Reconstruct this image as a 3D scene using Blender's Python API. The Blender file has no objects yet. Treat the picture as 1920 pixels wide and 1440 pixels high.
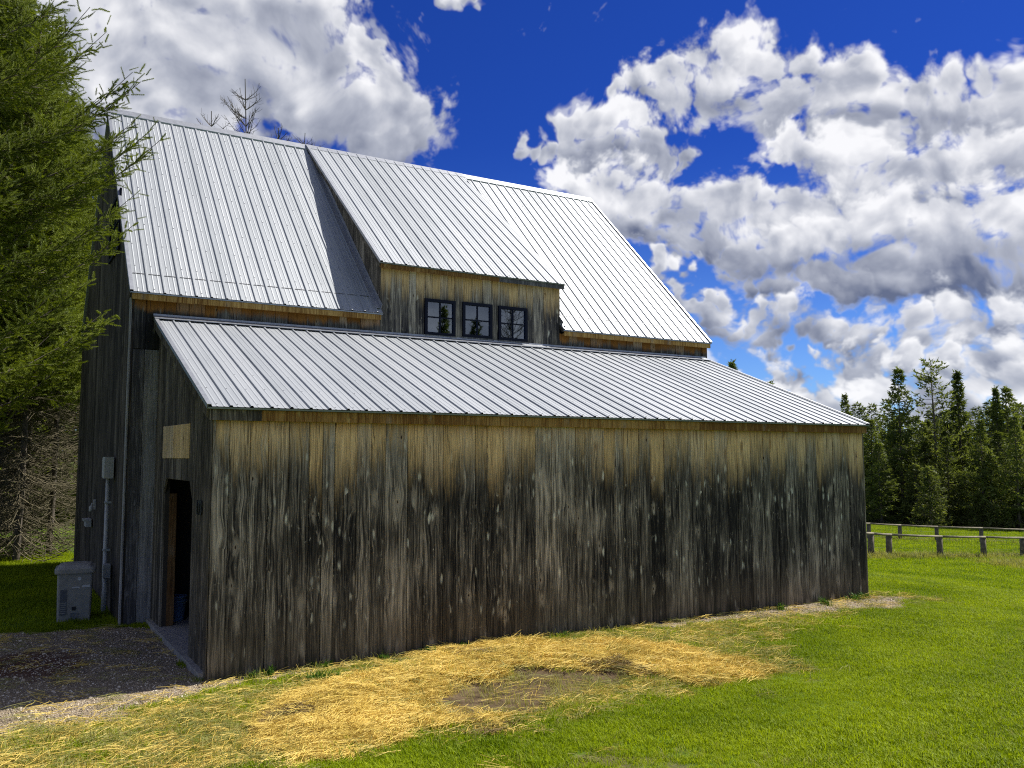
import bpy, math, random
import numpy as np
from mathutils import Matrix, Vector

random.seed(7)
RNG = np.random.default_rng(7)
SC = bpy.context.scene
COL = SC.collection
R = math.radians

# ------------------------------------------------------------------ camera
cam_d = bpy.data.cameras.new('camera'); cam = bpy.data.objects.new('camera', cam_d); COL.objects.link(cam)
CAM = Vector((-2.1152, -9.9927, 2.4320))
_f = Vector((0.51289914, 0.854326, 0.08403314)).normalized()
_r = Vector((0.8574056, -0.5146401, -0.00109688)).normalized()
_u = _r.cross(_f).normalized()
cam.matrix_world = Matrix(((_r.x, _u.x, -_f.x, CAM.x), (_r.y, _u.y, -_f.y, CAM.y), (_r.z, _u.z, -_f.z, CAM.z), (0, 0, 0, 1)))
cam_d.sensor_width = 36; cam_d.lens = 1623.73 / 1920 * 36
cam_d.clip_start = 0.1; cam_d.clip_end = 6000
SC.camera = cam

# ------------------------------------------------------------------ light
SUN_EL = R(52); SUN_AZ = R(90.3)          # azimuth clockwise from +Y: the sun stands along +X, in the plane of the long wall
sun_dir = Vector((math.cos(SUN_EL) * math.sin(SUN_AZ), math.cos(SUN_EL) * math.cos(SUN_AZ), math.sin(SUN_EL)))
sd = bpy.data.lights.new('sun', 'SUN'); sd.energy = 3.7; sd.angle = R(0.53); sd.color = (1.0, 0.955, 0.88)
so = bpy.data.objects.new('sun', sd); COL.objects.link(so)
so.rotation_euler = (-sun_dir).to_track_quat('-Z', 'Y').to_euler(); so.location = (20, -20, 40)

SC.view_settings.view_transform = 'Standard'; SC.view_settings.look = 'None'
SC.view_settings.exposure = 1.0; SC.view_settings.gamma = 1.0; SC.view_settings.use_curve_mapping = False
SC.render.engine = 'CYCLES'
SC.cycles.use_denoising = False; SC.cycles.filter_width = 1.15; SC.cycles.use_adaptive_sampling = False
SC.cycles.max_bounces = 6; SC.cycles.diffuse_bounces = 3; SC.cycles.glossy_bounces = 3
SC.cycles.transmission_bounces = 4; SC.cycles.transparent_max_bounces = 6
SC.cycles.sample_clamp_indirect = 6


# ------------------------------------------------------------------ node helper
class NT:
    def __init__(self, tree):
        self.t = tree; tree.nodes.clear()
    def put(self, sock, v):
        if isinstance(v, bpy.types.NodeSocket): self.t.links.new(v, sock)
        else: sock.default_value = v
    def n(self, kind, ins=None, **props):
        x = self.t.nodes.new(kind)
        for k, v in props.items(): setattr(x, k, v)
        for k, v in (ins or {}).items(): self.put(x.inputs[k], v)
        return x
    def m(self, op, a, b=0.0, c=0.0, clamp=False):
        x = self.t.nodes.new('ShaderNodeMath'); x.operation = op; x.use_clamp = clamp
        self.put(x.inputs[0], a); self.put(x.inputs[1], b); self.put(x.inputs[2], c)
        return x.outputs[0]
    def vm(self, op, a, b=(0, 0, 0), scale=None):
        x = self.t.nodes.new('ShaderNodeVectorMath'); x.operation = op
        self.put(x.inputs[0], a); self.put(x.inputs[1], b)
        if scale is not None: self.put(x.inputs['Scale'], scale)
        return x.outputs['Value'] if op in ('DOT_PRODUCT', 'LENGTH', 'DISTANCE') else x.outputs[0]
    def mr(self, v, a, b, c=0.0, d=1.0, smooth=True):
        x = self.t.nodes.new('ShaderNodeMapRange'); x.interpolation_type = 'SMOOTHSTEP' if smooth else 'LINEAR'
        self.put(x.inputs[0], v)
        for i, w in enumerate((a, b, c, d)): self.put(x.inputs[i + 1], w)
        return x.outputs[0]
    def mix(self, f, a, b, mode='MIX'):
        x = self.t.nodes.new('ShaderNodeMix'); x.data_type = 'RGBA'; x.blend_type = mode
        self.put(x.inputs[0], f)
        for i, w in ((6, a), (7, b)):
            if not isinstance(w, bpy.types.NodeSocket) and len(w) == 3: w = (*w, 1)
            self.put(x.inputs[i], w)
        return x.outputs[2]
    def noise(self, vec, scale=1.0, detail=4.0, rough=0.55, dist=0.0, lac=2.0):
        x = self.n('ShaderNodeTexNoise', {'Scale': scale, 'Detail': detail, 'Roughness': rough, 'Distortion': dist, 'Lacunarity': lac})
        if vec is not None: self.put(x.inputs['Vector'], vec)
        return x.outputs[0]
    def xyz(self, v):
        x = self.n('ShaderNodeSeparateXYZ', {0: v}); return x.outputs
    def comb(self, x=0.0, y=0.0, z=0.0):
        return self.n('ShaderNodeCombineXYZ', {0: x, 1: y, 2: z}).outputs[0]
    def ramp(self, f, stops):
        x = self.n('ShaderNodeValToRGB', {0: f}); e = x.color_ramp.elements
        while len(e) < len(stops): e.new(0.5)
        for k, (p, c) in zip(e, stops):
            k.position = p; k.color = (*c, 1) if len(c) == 3 else c
        return x.outputs[0]


def new_mat(name):
    m = bpy.data.materials.new(name); m.use_nodes = True
    return m, NT(m.node_tree)


def finish(nt, bsdf):
    nt.n('ShaderNodeOutputMaterial', {'Surface': bsdf})


def principled(nt, col, rough=0.7, metal=0.0, normal=None, spec=0.5, **kw):
    ins = {'Base Color': col if isinstance(col, bpy.types.NodeSocket) else (*col, 1), 'Roughness': rough, 'Metallic': metal, 'Specular IOR Level': spec}
    ins.update(kw)
    if normal is not None: ins['Normal'] = normal
    return nt.n('ShaderNodeBsdfPrincipled', ins).outputs[0]


def bump(nt, h, strength=0.3, dist=0.02):
    return nt.n('ShaderNodeBump', {'Height': h, 'Strength': strength, 'Distance': dist}).outputs[0]


# ------------------------------------------------------------------ sky with clouds
world = bpy.data.worlds.new('World'); SC.world = world; world.use_nodes = True
w = NT(world.node_tree)
sky = w.n('ShaderNodeTexSky', sky_type='NISHITA')
sky.sun_disc = False; sky.sun_elevation = SUN_EL; sky.sun_rotation = SUN_AZ
sky.altitude = 300; sky.air_density = 1.0; sky.dust_density = 0.25; sky.ozone_density = 3.0
DIR = w.n('ShaderNodeTexCoord').outputs['Generated']

# Cumulus: a cloud field worked out here from noise (no file is read) and kept as two maps of the sky dome,
# one of the whole dome and a finer one of the quarter the camera faces.
LAT = np.random.default_rng(12).random((64, 64, 64)).astype(np.float32)
def vnoise(p):
    """smooth value noise, p (n,3) float32"""
    i = np.floor(p).astype(np.int32); f = (p - i).astype(np.float32); f = f * f * f * (f * (f * 6 - 15) + 10); i &= 63; j = (i + 1) & 63
    flat = LAT.ravel()
    x0, x1 = i[:, 0] * 4096, j[:, 0] * 4096; y0, y1 = i[:, 1] * 64, j[:, 1] * 64; z0, z1 = i[:, 2], j[:, 2]
    fx, fy, fz = f[:, 0], f[:, 1], f[:, 2]
    def lx(a): return flat[x0 + a] * (1 - fx) + flat[x1 + a] * fx
    return (lx(y0 + z0) * (1 - fy) + lx(y1 + z0) * fy) * (1 - fz) + (lx(y0 + z1) * (1 - fy) + lx(y1 + z1) * fy) * fz

def fbm(p, octv, gain=.5, billow=False):
    s = 0; a = 1.0; tot = 0; q = p.copy()
    for k in range(octv):
        n = vnoise(q)
        s = s + a * (np.abs(2 * n - 1) if billow else n); tot += a; a *= gain; q = q * 2.03 + np.float32(17.3 + k)
    return s / tot

# banks of cumulus: bearings given as (column, row, radius) of the photo's field of view; each bank has a foot row and a
# greyness of its base. Far beyond them the field goes on as noise of the same kind, its cover raised for white fill light.
BANKS = [
    (330, .04, [(240, 60, 230), (420, 110, 190), (560, 50, 140), (560, 180, 150), (690, 190, 100), (775, 232, 66), (120, 220, 230), (330, 220, 180), (700, 275, 60), (-150, 100, 300), (640, 110, 90), (690, 60, 40)]),
    (20, .0, [(815, 2, 26), (845, 12, 20)]),
    (265, .02, [(1170, 160, 34), (1210, 140, 45), (1260, 122, 52), (1330, 112, 60), (1405, 100, 50), (1450, 118, 42), (1520, 120, 52), (1585, 150, 56), (1645, 185, 60), (1350, 175, 70), (1450, 195, 78), (1550, 215, 78), (1270, 170, 48), (1620, 240, 60)]),
    (310, .06, [(1720, 168, 40), (1790, 146, 52), (1870, 140, 52), (1950, 146, 66), (1760, 215, 66), (1850, 235, 78), (1940, 235, 88), (1690, 258, 56), (2040, 200, 90), (2120, 260, 110)]),
    (345, .08, [(1090, 245, 40), (1140, 228, 52), (1195, 225, 50), (1245, 258, 48), (1290, 290, 30), (1110, 290, 52), (1180, 290, 60), (1235, 305, 44), (1010, 296, 20), (1045, 290, 26)]),
    (430, .10, [(1400, 312, 26), (1440, 296, 36), (1490, 285, 52), (1560, 285, 62), (1640, 285, 62), (1720, 305, 68), (1800, 305, 78), (1900, 315, 88), (2010, 330, 110), (1600, 350, 80), (1750, 380, 90)]),
    (490, .14, [(1080, 352, 44), (1130, 362, 54), (1200, 374, 66), (1280, 384, 68), (1360, 392, 66), (1450, 395, 76), (1190, 425, 46), (1270, 445, 54), (1550, 400, 78), (1350, 455, 60)]),
    (590, .46, [(1420, 480, 58), (1500, 465, 66), (1600, 440, 76), (1700, 425, 76), (1800, 440, 88), (1900, 440, 98), (1390, 530, 44), (1460, 540, 50), (1560, 520, 60), (1660, 510, 86), (1780, 520, 98), (1900, 530, 90), (2030, 500, 130)]),
    (620, .04, [(1262, 505, 30), (1310, 590, 40), (1345, 620, 36), (1290, 560, 26)]),
    (672, .16, [(1385, 612, 30), (1430, 598, 40), (1490, 612, 46), (1555, 622, 40), (1620, 598, 44), (1700, 598, 56), (1790, 606, 66), (1890, 606, 66), (1470, 645, 36), (1600, 640, 46), (1700, 640, 50), (2000, 610, 90)]),
    (735, .06, [(1430, 698, 34), (1470, 708, 34), (1345, 700, 34), (1610, 684, 44), (1560, 700, 36), (1690, 676, 44), (1780, 684, 50), (1880, 680, 56), (1540, 672, 20), (1980, 690, 80)]),
    (800, .04, [(1330, 740, 46), (1400, 745, 54), (1480, 752, 56), (1560, 748, 60), (1650, 738, 64), (1750, 742, 60), (1850, 735, 62), (1950, 740, 80), (1430, 790, 50), (1600, 790, 70), (1780, 790, 90)]),
]
BANDS = [(1585, 590, 40), (1525, 690, 36), (1390, 310, 44), (1330, 262, 40), (1440, 330, 30), (505, 215, 24), (545, 238, 20)]


def sky_noise(v):
    z = np.maximum(v[:, 2], 0)
    p = np.concatenate([v[:, :2] * 1.25, (z * 1.25 * (1 + .5 / (z * 6 + 1)))[:, None]], 1).astype(np.float32)
    q = p + (np.stack([vnoise(p * 12 + 3), vnoise(p * 12 + 31), vnoise(p * 12 + 57)], 1) - .5) * .05
    return p, q


def cloud_tones(v):
    """(cover, tone) of the cloud field for unit directions v (n,3)"""
    v = v.astype(np.float32); z = np.maximum(v[:, 2], 0)
    p, q = sky_noise(v)
    base = fbm(p * 2.6 + 5, 3) - .5
    b1 = fbm(q * 17.0, 6, .54, True); b2 = fbm(q * 30.0 + 9, 5, .66)
    S3 = np.array(sun_dir, np.float32)
    vs = v + S3 * .020; vs /= np.linalg.norm(vs, axis=1)[:, None]; _, qs = sky_noise(vs)
    relief = np.clip(fbm(q * 15.0 + 40, 3, .45) - fbm(qs * 15.0 + 40, 3, .45), -.3, .3)
    det = (b1 - .36) * .95 + (b2 - .5) * .95
    # open field (rules outside the banks)
    dep = v @ F3; ok = dep > .15
    cx = np.where(ok, 960 + 1623.7 * (v @ R3) / np.maximum(dep, .15), -9e3); cy = np.where(ok, 720 - 1623.7 * (v @ U3) / np.maximum(dep, .15), -9e3)
    near = np.flatnonzero((cx > -700) & (cx < 2600) & (cy > -500) & (cy < 1100))
    wgt = np.zeros(len(v), np.float32)
    ex = np.maximum(np.maximum(-cx - 150, cx - 2120), 0); ey = np.maximum(-cy - 60, 0)
    wgt[near] = np.clip(1 - np.maximum(ex[near] / 300, ey[near] / 260), 0, 1)
    d = (1 - wgt) * (base * 2.6 + .14) - wgt * .75 + det * .9
    t_ = np.clip((d + .05) / .32, 0, 1); A = t_ * t_ * (3 - 2 * t_)
    T = np.clip(.62 + .9 * (b1 - .36) + 1.5 * relief - .5 * np.clip(d - .15, 0, .7), 0, 1)
    pn = p[near]; wx = fbm(pn * 15 + 71, 4, .62) - .5; wy = fbm(pn * 15 + 23, 4, .62) - .5
    X_ = cx[near] + 190 * wx; Y_ = cy[near] + 110 * wy
    An, Tn = A[near], T[near]; dn, b1n, rn = det[near], b1[near], relief[near]
    veil = fbm(q[near] * 44 + 90, 4, .65) - .55
    gap = np.zeros(len(near), np.float32)
    for a, b, r_ in BANDS: gap = np.maximum(gap, 1 - np.hypot((X_ - a) * .6, Y_ - b) / r_)
    for foot, grey, puffs in BANKS:
        xs = [k[0] for k in puffs]; ys = [k[1] for k in puffs]; rm = max(k[2] for k in puffs) * 1.6 + 40
        m = np.flatnonzero((X_ > min(xs) - rm) & (X_ < max(xs) + rm) & (Y_ > min(ys) - rm) & (Y_ < max(ys) + rm))
        if not len(m): continue
        xm, ym = X_[m], Y_[m]; e = np.full(len(m), -1.0, np.float32); tone = np.zeros(len(m), np.float32); tw = np.full(len(m), 1e-4, np.float32)
        top = min(k[1] - k[2] for k in puffs)
        for a, b, r_ in puffs:
            ei = 1 - np.hypot(xm - a, (ym - b) * 1.1) / r_
            e = np.maximum(e, ei); kk = np.clip(ei + .2, 0, 1) ** 2
            tone += kk * np.clip(((ym - b) - .3 * (xm - a)) / r_, -1, 1); tw += kk
        tone /= tw
        dd = np.clip(e, -.8, .55) * 1.05 + dn[m] * 1.05 - np.clip(gap[m], 0, 1) * .7 - np.clip((ym - foot) / 40, 0, 1) * .8 + .06
        t_ = np.clip((dd + .12) / .56, 0, 1); al = np.maximum(t_ * t_ * (3 - 2 * t_), .60 * np.clip((dd + .34 + 1.5 * veil[m]) / .55, 0, 1) ** 1.4)
        hpos = np.clip((ym - top) / max(foot - top, 1), 0, 1)
        lt = .90 - (.40 + grey) * hpos ** 1.4 - .24 * tone + .55 * (b1n[m] - .36) + 1.3 * rn[m] - .34 * np.clip(dd - .3, 0, .6)
        lt = np.clip(lt, 0, 1)
        An[m] = An[m] * (1 - al) + al
        Tn[m] = Tn[m] * (1 - al) + lt * al
    A[near], T[near] = An, Tn
    return A, np.clip(T, 0, 1)


def cloud_image(name, az0, az1, el1, wpx, hpx):
    az = np.radians(az0 + (az1 - az0) * (np.arange(wpx) + .5) / wpx); el = np.radians(el1 * (np.arange(hpx) + .5) / hpx)
    A, E = np.meshgrid(az, el); v = np.stack([np.sin(A) * np.cos(E), np.cos(A) * np.cos(E), np.sin(E)], -1).reshape(-1, 3).astype(np.float32)
    al, li = cloud_tones(v)
    img = bpy.data.images.new(name, wpx, hpx, alpha=False, float_buffer=True, is_data=True)
    px = np.ones((wpx * hpx, 4), np.float32); px[:, 0] = al; px[:, 1] = li; px[:, 2] = 0
    img.pixels.foreach_set(px.ravel()); img.update(); img.pack()
    return img


F3, R3, U3 = (np.array(q, np.float32) for q in (_f, _r, _u))
IMG_ALL = cloud_image('cloud_field_dome', -180, 180, 90, 1100, 275)
IMG_WIN = cloud_image('cloud_field_fine', -12, 74, 38, 1800, 800)
dx_, dy_, dz = w.xyz(DIR)
AZ = w.m('MULTIPLY', w.m('ARCTAN2', dx_, dy_), 180 / math.pi); EL = w.m('MULTIPLY', w.m('ARCSINE', w.m('MAXIMUM', dz, .001)), 180 / math.pi)
def lookup(img, az0, az1, el1):
    uv = w.comb(w.m('DIVIDE', w.m('SUBTRACT', AZ, az0), az1 - az0), w.m('DIVIDE', EL, el1), 0.0)
    t_ = w.n('ShaderNodeTexImage', {'Vector': uv}); t_.image = img; t_.extension = 'EXTEND'; t_.interpolation = 'Cubic'
    return t_.outputs[0]
edge = w.m('MULTIPLY', w.m('MULTIPLY', w.mr(AZ, -11.5, -9.5), w.mr(AZ, 73.5, 71.5)), w.mr(EL, 37.5, 35.5))
cm = w.n('ShaderNodeSeparateColor', {0: w.mix(edge, lookup(IMG_ALL, -180, 180, 90), lookup(IMG_WIN, -12, 74, 38))}).outputs
alpha, lit = cm[0], cm[1]
cl_col = w.ramp(lit, [(0.0, (.125, .15, .235)), (.5, (.44, .465, .54)), (1.0, (.93, .93, .95))])
# the photograph's sky is a deep polarised blue
tint = w.mix(w.mr(dz, .0, .36), (.24, .37, .62), (.046, .125, .42))
blue = w.mix(1.0, sky.outputs[0], tint, 'MULTIPLY')
SKY_K = .10
skyc = w.vm('SCALE', blue, scale=SKY_K)
cloudc = w.vm('SCALE', cl_col, scale=.53)
final = w.mix(w.m('MULTIPLY', alpha, .97), skyc, cloudc)
bg = w.n('ShaderNodeBackground', {'Color': final, 'Strength': 1.0})
w.n('ShaderNodeOutputWorld', {'Surface': bg.outputs[0]})
world.cycles.sampling_method = 'MANUAL'; world.cycles.sample_map_resolution = 1024


# ------------------------------------------------------------------ object helpers
def mesh_np(name, V, F, mats=(), smooth=False):
    """V (n,3) array, F (m,k) array of one polygon size, or a list of index tuples"""
    me = bpy.data.meshes.new(name)
    if isinstance(F, np.ndarray):
        V = np.asarray(V, np.float32); m, k = F.shape
        me.vertices.add(len(V)); me.vertices.foreach_set('co', V.ravel())
        me.loops.add(m * k); me.loops.foreach_set('vertex_index', F.astype(np.int32).ravel())
        me.polygons.add(m); me.polygons.foreach_set('loop_start', np.arange(0, m * k, k, dtype=np.int32))
        me.update(calc_edges=True)
    else:
        me.from_pydata([tuple(v) for v in V], [], F); me.update()
    for mt in (mats if isinstance(mats, (list, tuple)) else [mats]): me.materials.append(mt)
    if smooth: me.polygons.foreach_set('use_smooth', [True] * len(me.polygons))
    return me


def link(name, me, parent=None, loc=None, rot=None):
    o = bpy.data.objects.new(name, me); COL.objects.link(o)
    if loc is not None: o.location = loc
    if rot is not None: o.rotation_euler = rot
    if parent is not None: o.parent = parent
    return o


def tag(o, label=None, cat=None, group=None, kind=None):
    if label: o['label'] = label
    if cat: o['category'] = cat
    if group: o['group'] = group
    if kind: o['kind'] = kind
    return o


def thing(name, label, cat, loc=(0, 0, 0), group=None, rot=None):
    o = link(name, None, None, loc, rot)
    return tag(o, label, cat, group)


class MB:
    """collects shapes of one part"""
    def __init__(self): self.v = []; self.f = []
    def add(self, V, F):
        b = len(self.v); self.v += [tuple(x) for x in V]; self.f += [tuple(i + b for i in f) for f in F]; return self
    def box(self, x0, x1, y0, y1, z0, z1):
        V = [(x0, y0, z0), (x1, y0, z0), (x1, y1, z0), (x0, y1, z0), (x0, y0, z1), (x1, y0, z1), (x1, y1, z1), (x0, y1, z1)]
        return self.add(V, [(0, 3, 2, 1), (4, 5, 6, 7), (0, 1, 5, 4), (1, 2, 6, 5), (2, 3, 7, 6), (3, 0, 4, 7)])
    def tube(self, pts, rad, n=8, caps=True):
        pts = [Vector(p) for p in pts]; rs = rad if isinstance(rad, (list, tuple)) else [rad] * len(pts)
        V = []; F = []
        for i, p in enumerate(pts):
            d = (pts[min(i + 1, len(pts) - 1)] - pts[max(i - 1, 0)]).normalized()
            a = d.orthogonal().normalized() if i == 0 else (a - d * a.dot(d)).normalized()
            b = d.cross(a)
            for k in range(n):
                t = 2 * math.pi * k / n; V.append(p + (a * math.cos(t) + b * math.sin(t)) * rs[i])
        for i in range(len(pts) - 1):
            for k in range(n):
                k2 = (k + 1) % n
                F.append((i * n + k, i * n + k2, (i + 1) * n + k2, (i + 1) * n + k))
        if caps: F.append(tuple(range(n - 1, -1, -1))); F.append(tuple((len(pts) - 1) * n + k for k in range(n)))
        return self.add(V, F)
    def lathe(self, prof, n=20, cx=0, cy=0):
        V = []; F = []
        for r_, z in prof:
            for k in range(n):
                t = 2 * math.pi * k / n; V.append((cx + r_ * math.cos(t), cy + r_ * math.sin(t), z))
        for i in range(len(prof) - 1):
            for k in range(n):
                k2 = (k + 1) % n; F.append((i * n + k, i * n + k2, (i + 1) * n + k2, (i + 1) * n + k))
        return self.add(V, F)
    def build(self, name, mat, parent=None, smooth=False, **kw):
        me = bpy.data.meshes.new(name); me.from_pydata(self.v, [], self.f); me.update(); me.materials.append(mat)
        if smooth: me.polygons.foreach_set('use_smooth', [True] * len(me.polygons))
        return link(name, me, parent, **kw)


def plank(mb, poly, org, sd_, td, nd, thick, c=.004):
    """a board: polygon in (s, t) laid off from org along sd_/td, grown by `thick` along nd, front edges chamfered"""
    org, sd_, td, nd = Vector(org), Vector(sd_), Vector(td), Vector(nd)
    cs = sum(p[0] for p in poly) / len(poly); ct = sum(p[1] for p in poly) / len(poly)
    ins = []
    for s, t in poly:
        ins.append((s - math.copysign(min(c, abs(s - cs)), s - cs), t - math.copysign(min(c, abs(t - ct)), t - ct)))
    k = len(poly); V = []
    for q, dp in ((poly, 0), (poly, thick - c), (ins, thick)):
        V += [org + sd_ * s + td * t + nd * dp for s, t in q]
    F = [tuple(range(k)), tuple(range(3 * k - 1, 2 * k - 1, -1))]
    for ring in (0, k):
        for i in range(k):
            j = (i + 1) % k; F.append((ring + i, ring + k + i, ring + k + j, ring + j))
    mb.add(V, F); return mb


def fix_normals(o):
    import bmesh
    bm = bmesh.new(); bm.from_mesh(o.data); bmesh.ops.recalc_face_normals(bm, faces=bm.faces); bm.to_mesh(o.data); bm.free(); return o


def smooth_by_noise(x, y, s, seed=0):
    """cheap value noise for the script side"""
    def h(i, j): 
        n = np.sin(i * 127.1 + j * 311.7 + seed * 74.7) * 43758.5453
        return n - np.floor(n)
    x = np.asarray(x) * s; y = np.asarray(y) * s
    i = np.floor(x); j = np.floor(y); fx = x - i; fy = y - j
    fx = fx * fx * (3 - 2 * fx); fy = fy * fy * (3 - 2 * fy)
    return (h(i, j) * (1 - fx) + h(i + 1, j) * fx) * (1 - fy) + (h(i, j + 1) * (1 - fx) + h(i + 1, j + 1) * fx) * fy


# ------------------------------------------------------------------ terrain
def sstep(a, b, t):
    t = np.clip((t - a) / (b - a), 0, 1); return t * t * (3 - 2 * t)

def H(x, y):
    """ground height: level round the barn, a low bank towards the camera, falling away down the field to the right"""
    x = np.asarray(x, float); y = np.asarray(y, float)
    return np.interp(x, [-1e3, 11, 14, 30, 48, 90, 200, 1e4], [0, 0, -.15, -2.0, -3.2, -5.6, -9, -9]) + .75 * (1 - sstep(-10.5, -2.0, y)) * sstep(60, 20, np.abs(x))

STRAW = [(0.13, -1.95), (0.55, -1.27), (1.06, -0.98), (1.65, -0.72), (2.35, -0.47), (3.04, -0.03), (3.85, -0.06), (4.66, -0.59), (5.25, -1.48), (5.46, -2.2), (5.53, -3.05), (4.33, -2.96), (3.99, -2.4), (4.11, -2.02), (3.57, -1.58), (2.9, -1.52), (2.39, -1.59), (1.9, -1.6), (1.6, -2.35), (1.86, -2.69), (2.12, -2.79), (1.69, -3.09), (1.21, -2.8), (0.71, -3.04), (0.3, -2.91), (0.13, -2.58)]
DIRT = [(1.85, -1.55), (2.39, -1.52), (2.9, -1.45), (3.6, -1.5), (4.25, -1.98), (4.1, -2.45), (3.2, -2.56), (2.6, -2.72), (2.07, -2.9), (1.7, -2.72), (1.5, -2.35)]
THIN = [(-3.5, -1.15), (-1.94, -1.0), (-1.28, -0.95), (-0.06, -0.6), (1.14, -0.4), (0.3, -1.67), (-0.01, -2.12), (0.09, -2.74), (0.4, -3.14), (0.77, -3.13), (0.23, -3.37), (-1.95, -2.4), (-3.5, -1.9)]
THIN2 = [(0.18, -0.02), (1.87, -0.1), (4.12, -0.05), (6.24, -0.2), (8.67, -0.25), (11.86, -0.1), (11.9, -0.62), (8.69, -1.21), (6.76, -1.56), (5.95, -3.14), (4.11, -3.3), (2.55, -3.18), (1.59, -3.37), (1.3, -2.82), (1.19, -0.26)]
GRAVEL = [(-6, 4.6), (-1.9, 4.1), (-0.35, 3.76), (0.12, 3.3), (-0.04, 0.05), (0.4, -0.1), (0.25, -0.42), (-0.57, -0.72), (-1.29, -0.86), (-1.94, -0.92), (-6, -1.1)]
GRAVEL_R = [(6.2, -0.0), (11.4, 0.1), (12.0, -0.1), (11.7, -0.5), (10.5, -0.95), (9.0, -0.72), (7.6, -0.5), (6.4, -0.35)]
BARE = [(1.42, -4.4), (1.84, -4.21), (2.24, -4.31), (2.28, -4.65), (2.17, -5.14), (1.6, -5.2)]
BARE2 = [(0.01, -2.84), (0.19, -2.83), (0.23, -3.11), (0.05, -3.16)]
STAIN = [(-2.4, 2.59), (-1.57, 2.56), (-1.14, 1.82), (-1.4, 1.22), (-2.3, 1.39)]


def poly_field(poly, x, y, soft=.12, wob=.18, seed=1):
    """1 inside the polygon, falling to 0 over `soft` metres outside, the rim broken up by noise"""
    x = np.asarray(x, float); y = np.asarray(y, float)
    ins = np.zeros(x.shape, bool); dist = np.full(x.shape, 1e9)
    n = len(poly)
    for i in range(n):
        (x0, y0), (x1, y1) = poly[i], poly[(i + 1) % n]
        c = ((y0 > y) != (y1 > y)); xi = (x1 - x0) * (y - y0) / ((y1 - y0) if y1 != y0 else 1e-9) + x0
        ins ^= c & (x < xi)
        ex, ey = x1 - x0, y1 - y0; t = np.clip(((x - x0) * ex + (y - y0) * ey) / (ex * ex + ey * ey), 0, 1)
        dist = np.minimum(dist, np.hypot(x - x0 - t * ex, y - y0 - t * ey))
    s = np.where(ins, dist, -dist)
    s = s + wob * (smooth_by_noise(x, y, 3.1, seed) - .5) + wob * .6 * (smooth_by_noise(x, y, 9.3, seed + 5) - .5)
    return sstep(-soft, soft, s)


def cover(x, y):
    """(straw, dirt, gravel, thin straw) amounts"""
    straw = poly_field(STRAW, x, y, .22, .45, 1)
    dirt = np.maximum.reduce([poly_field(DIRT, x, y, .14, .3, 2), .5 * poly_field(BARE, x, y, .3, .6, 3), .8 * poly_field(BARE2, x, y, .15, .3, 4)])
    gr = np.maximum(poly_field(GRAVEL, x, y, .14, .3, 5), .9 * poly_field(GRAVEL_R, x, y, .15, .35, 6))
    wall = .85 * sstep(-.42, -.1, y + .25 * (smooth_by_noise(x, y, 2.3, 12) - .5)) * sstep(.4, .0, y) * sstep(-.5, .3, x) * sstep(11.9, 11.3, x)
    gr = np.maximum(gr, wall * sstep(.25, .7, smooth_by_noise(x, y, 1.1, 13)))
    thin = np.maximum.reduce([poly_field(THIN, x, y, .25, .5, 7), .75 * poly_field(THIN2, x, y, .3, .8, 8), wall]) * (1 - .7 * poly_field(GRAVEL_R, x, y, .15, .35, 6))
    return straw, dirt, gr, thin


def build_ground():
    def axis(lo, hi, fine0, fine1, step, grow=1.22):
        c = list(np.arange(fine0, fine1 + 1e-6, step)); s = step; v = fine1
        while v < hi: s *= grow; v += s; c.append(v)
        s = step; v = fine0
        while v > lo: s *= grow; v -= s; c.insert(0, v)
        return np.array(c)
    xs = axis(-2500, 2500, -3.2, 14, .06); ys = axis(-2500, 2500, -6.2, 5.2, .06)
    X, Y = np.meshgrid(xs, ys, indexing='ij')
    Z = H(X, Y) + .05 * (smooth_by_noise(X, Y, .6, 21) - .5) * sstep(0.2, 1.5, np.maximum.reduce([-Y, X - 11.4, Y - 13, -X - 6]))
    st, di, gr, th = cover(X, Y)
    Z = Z + .03 * st * smooth_by_noise(X, Y, 2.7, 31) + .018 * st - .02 * di
    n, m = X.shape
    idx = np.arange(n * m).reshape(n, m)
    F = np.stack([idx[:-1, :-1], idx[1:, :-1], idx[1:, 1:], idx[:-1, 1:]], -1).reshape(-1, 4)
    me = mesh_np('ground', np.stack([X, Y, Z], -1).reshape(-1, 3), F, smooth=True)
    for nm, a in (('straw', st), ('dirt', di), ('gravel', gr), ('thin', th), ('stain', poly_field(STAIN, X, Y, .25, .7, 9))):
        at = me.attributes.new(nm, 'FLOAT', 'POINT'); at.data.foreach_set('value', a.astype(np.float32).ravel())
    return me, (xs, ys, Z)


ground_me, GRID = build_ground()
def HG(x, y):
    """height of the built ground sheet (bilinear)"""
    xs, ys, Z = GRID
    i = np.clip(np.searchsorted(xs, x) - 1, 0, len(xs) - 2); j = np.clip(np.searchsorted(ys, y) - 1, 0, len(ys) - 2)
    fx = (x - xs[i]) / (xs[i + 1] - xs[i]); fy = (y - ys[j]) / (ys[j + 1] - ys[j])
    return Z[i, j] * (1 - fx) * (1 - fy) + Z[i + 1, j] * fx * (1 - fy) + Z[i, j + 1] * (1 - fx) * fy + Z[i + 1, j + 1] * fx * fy


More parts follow.
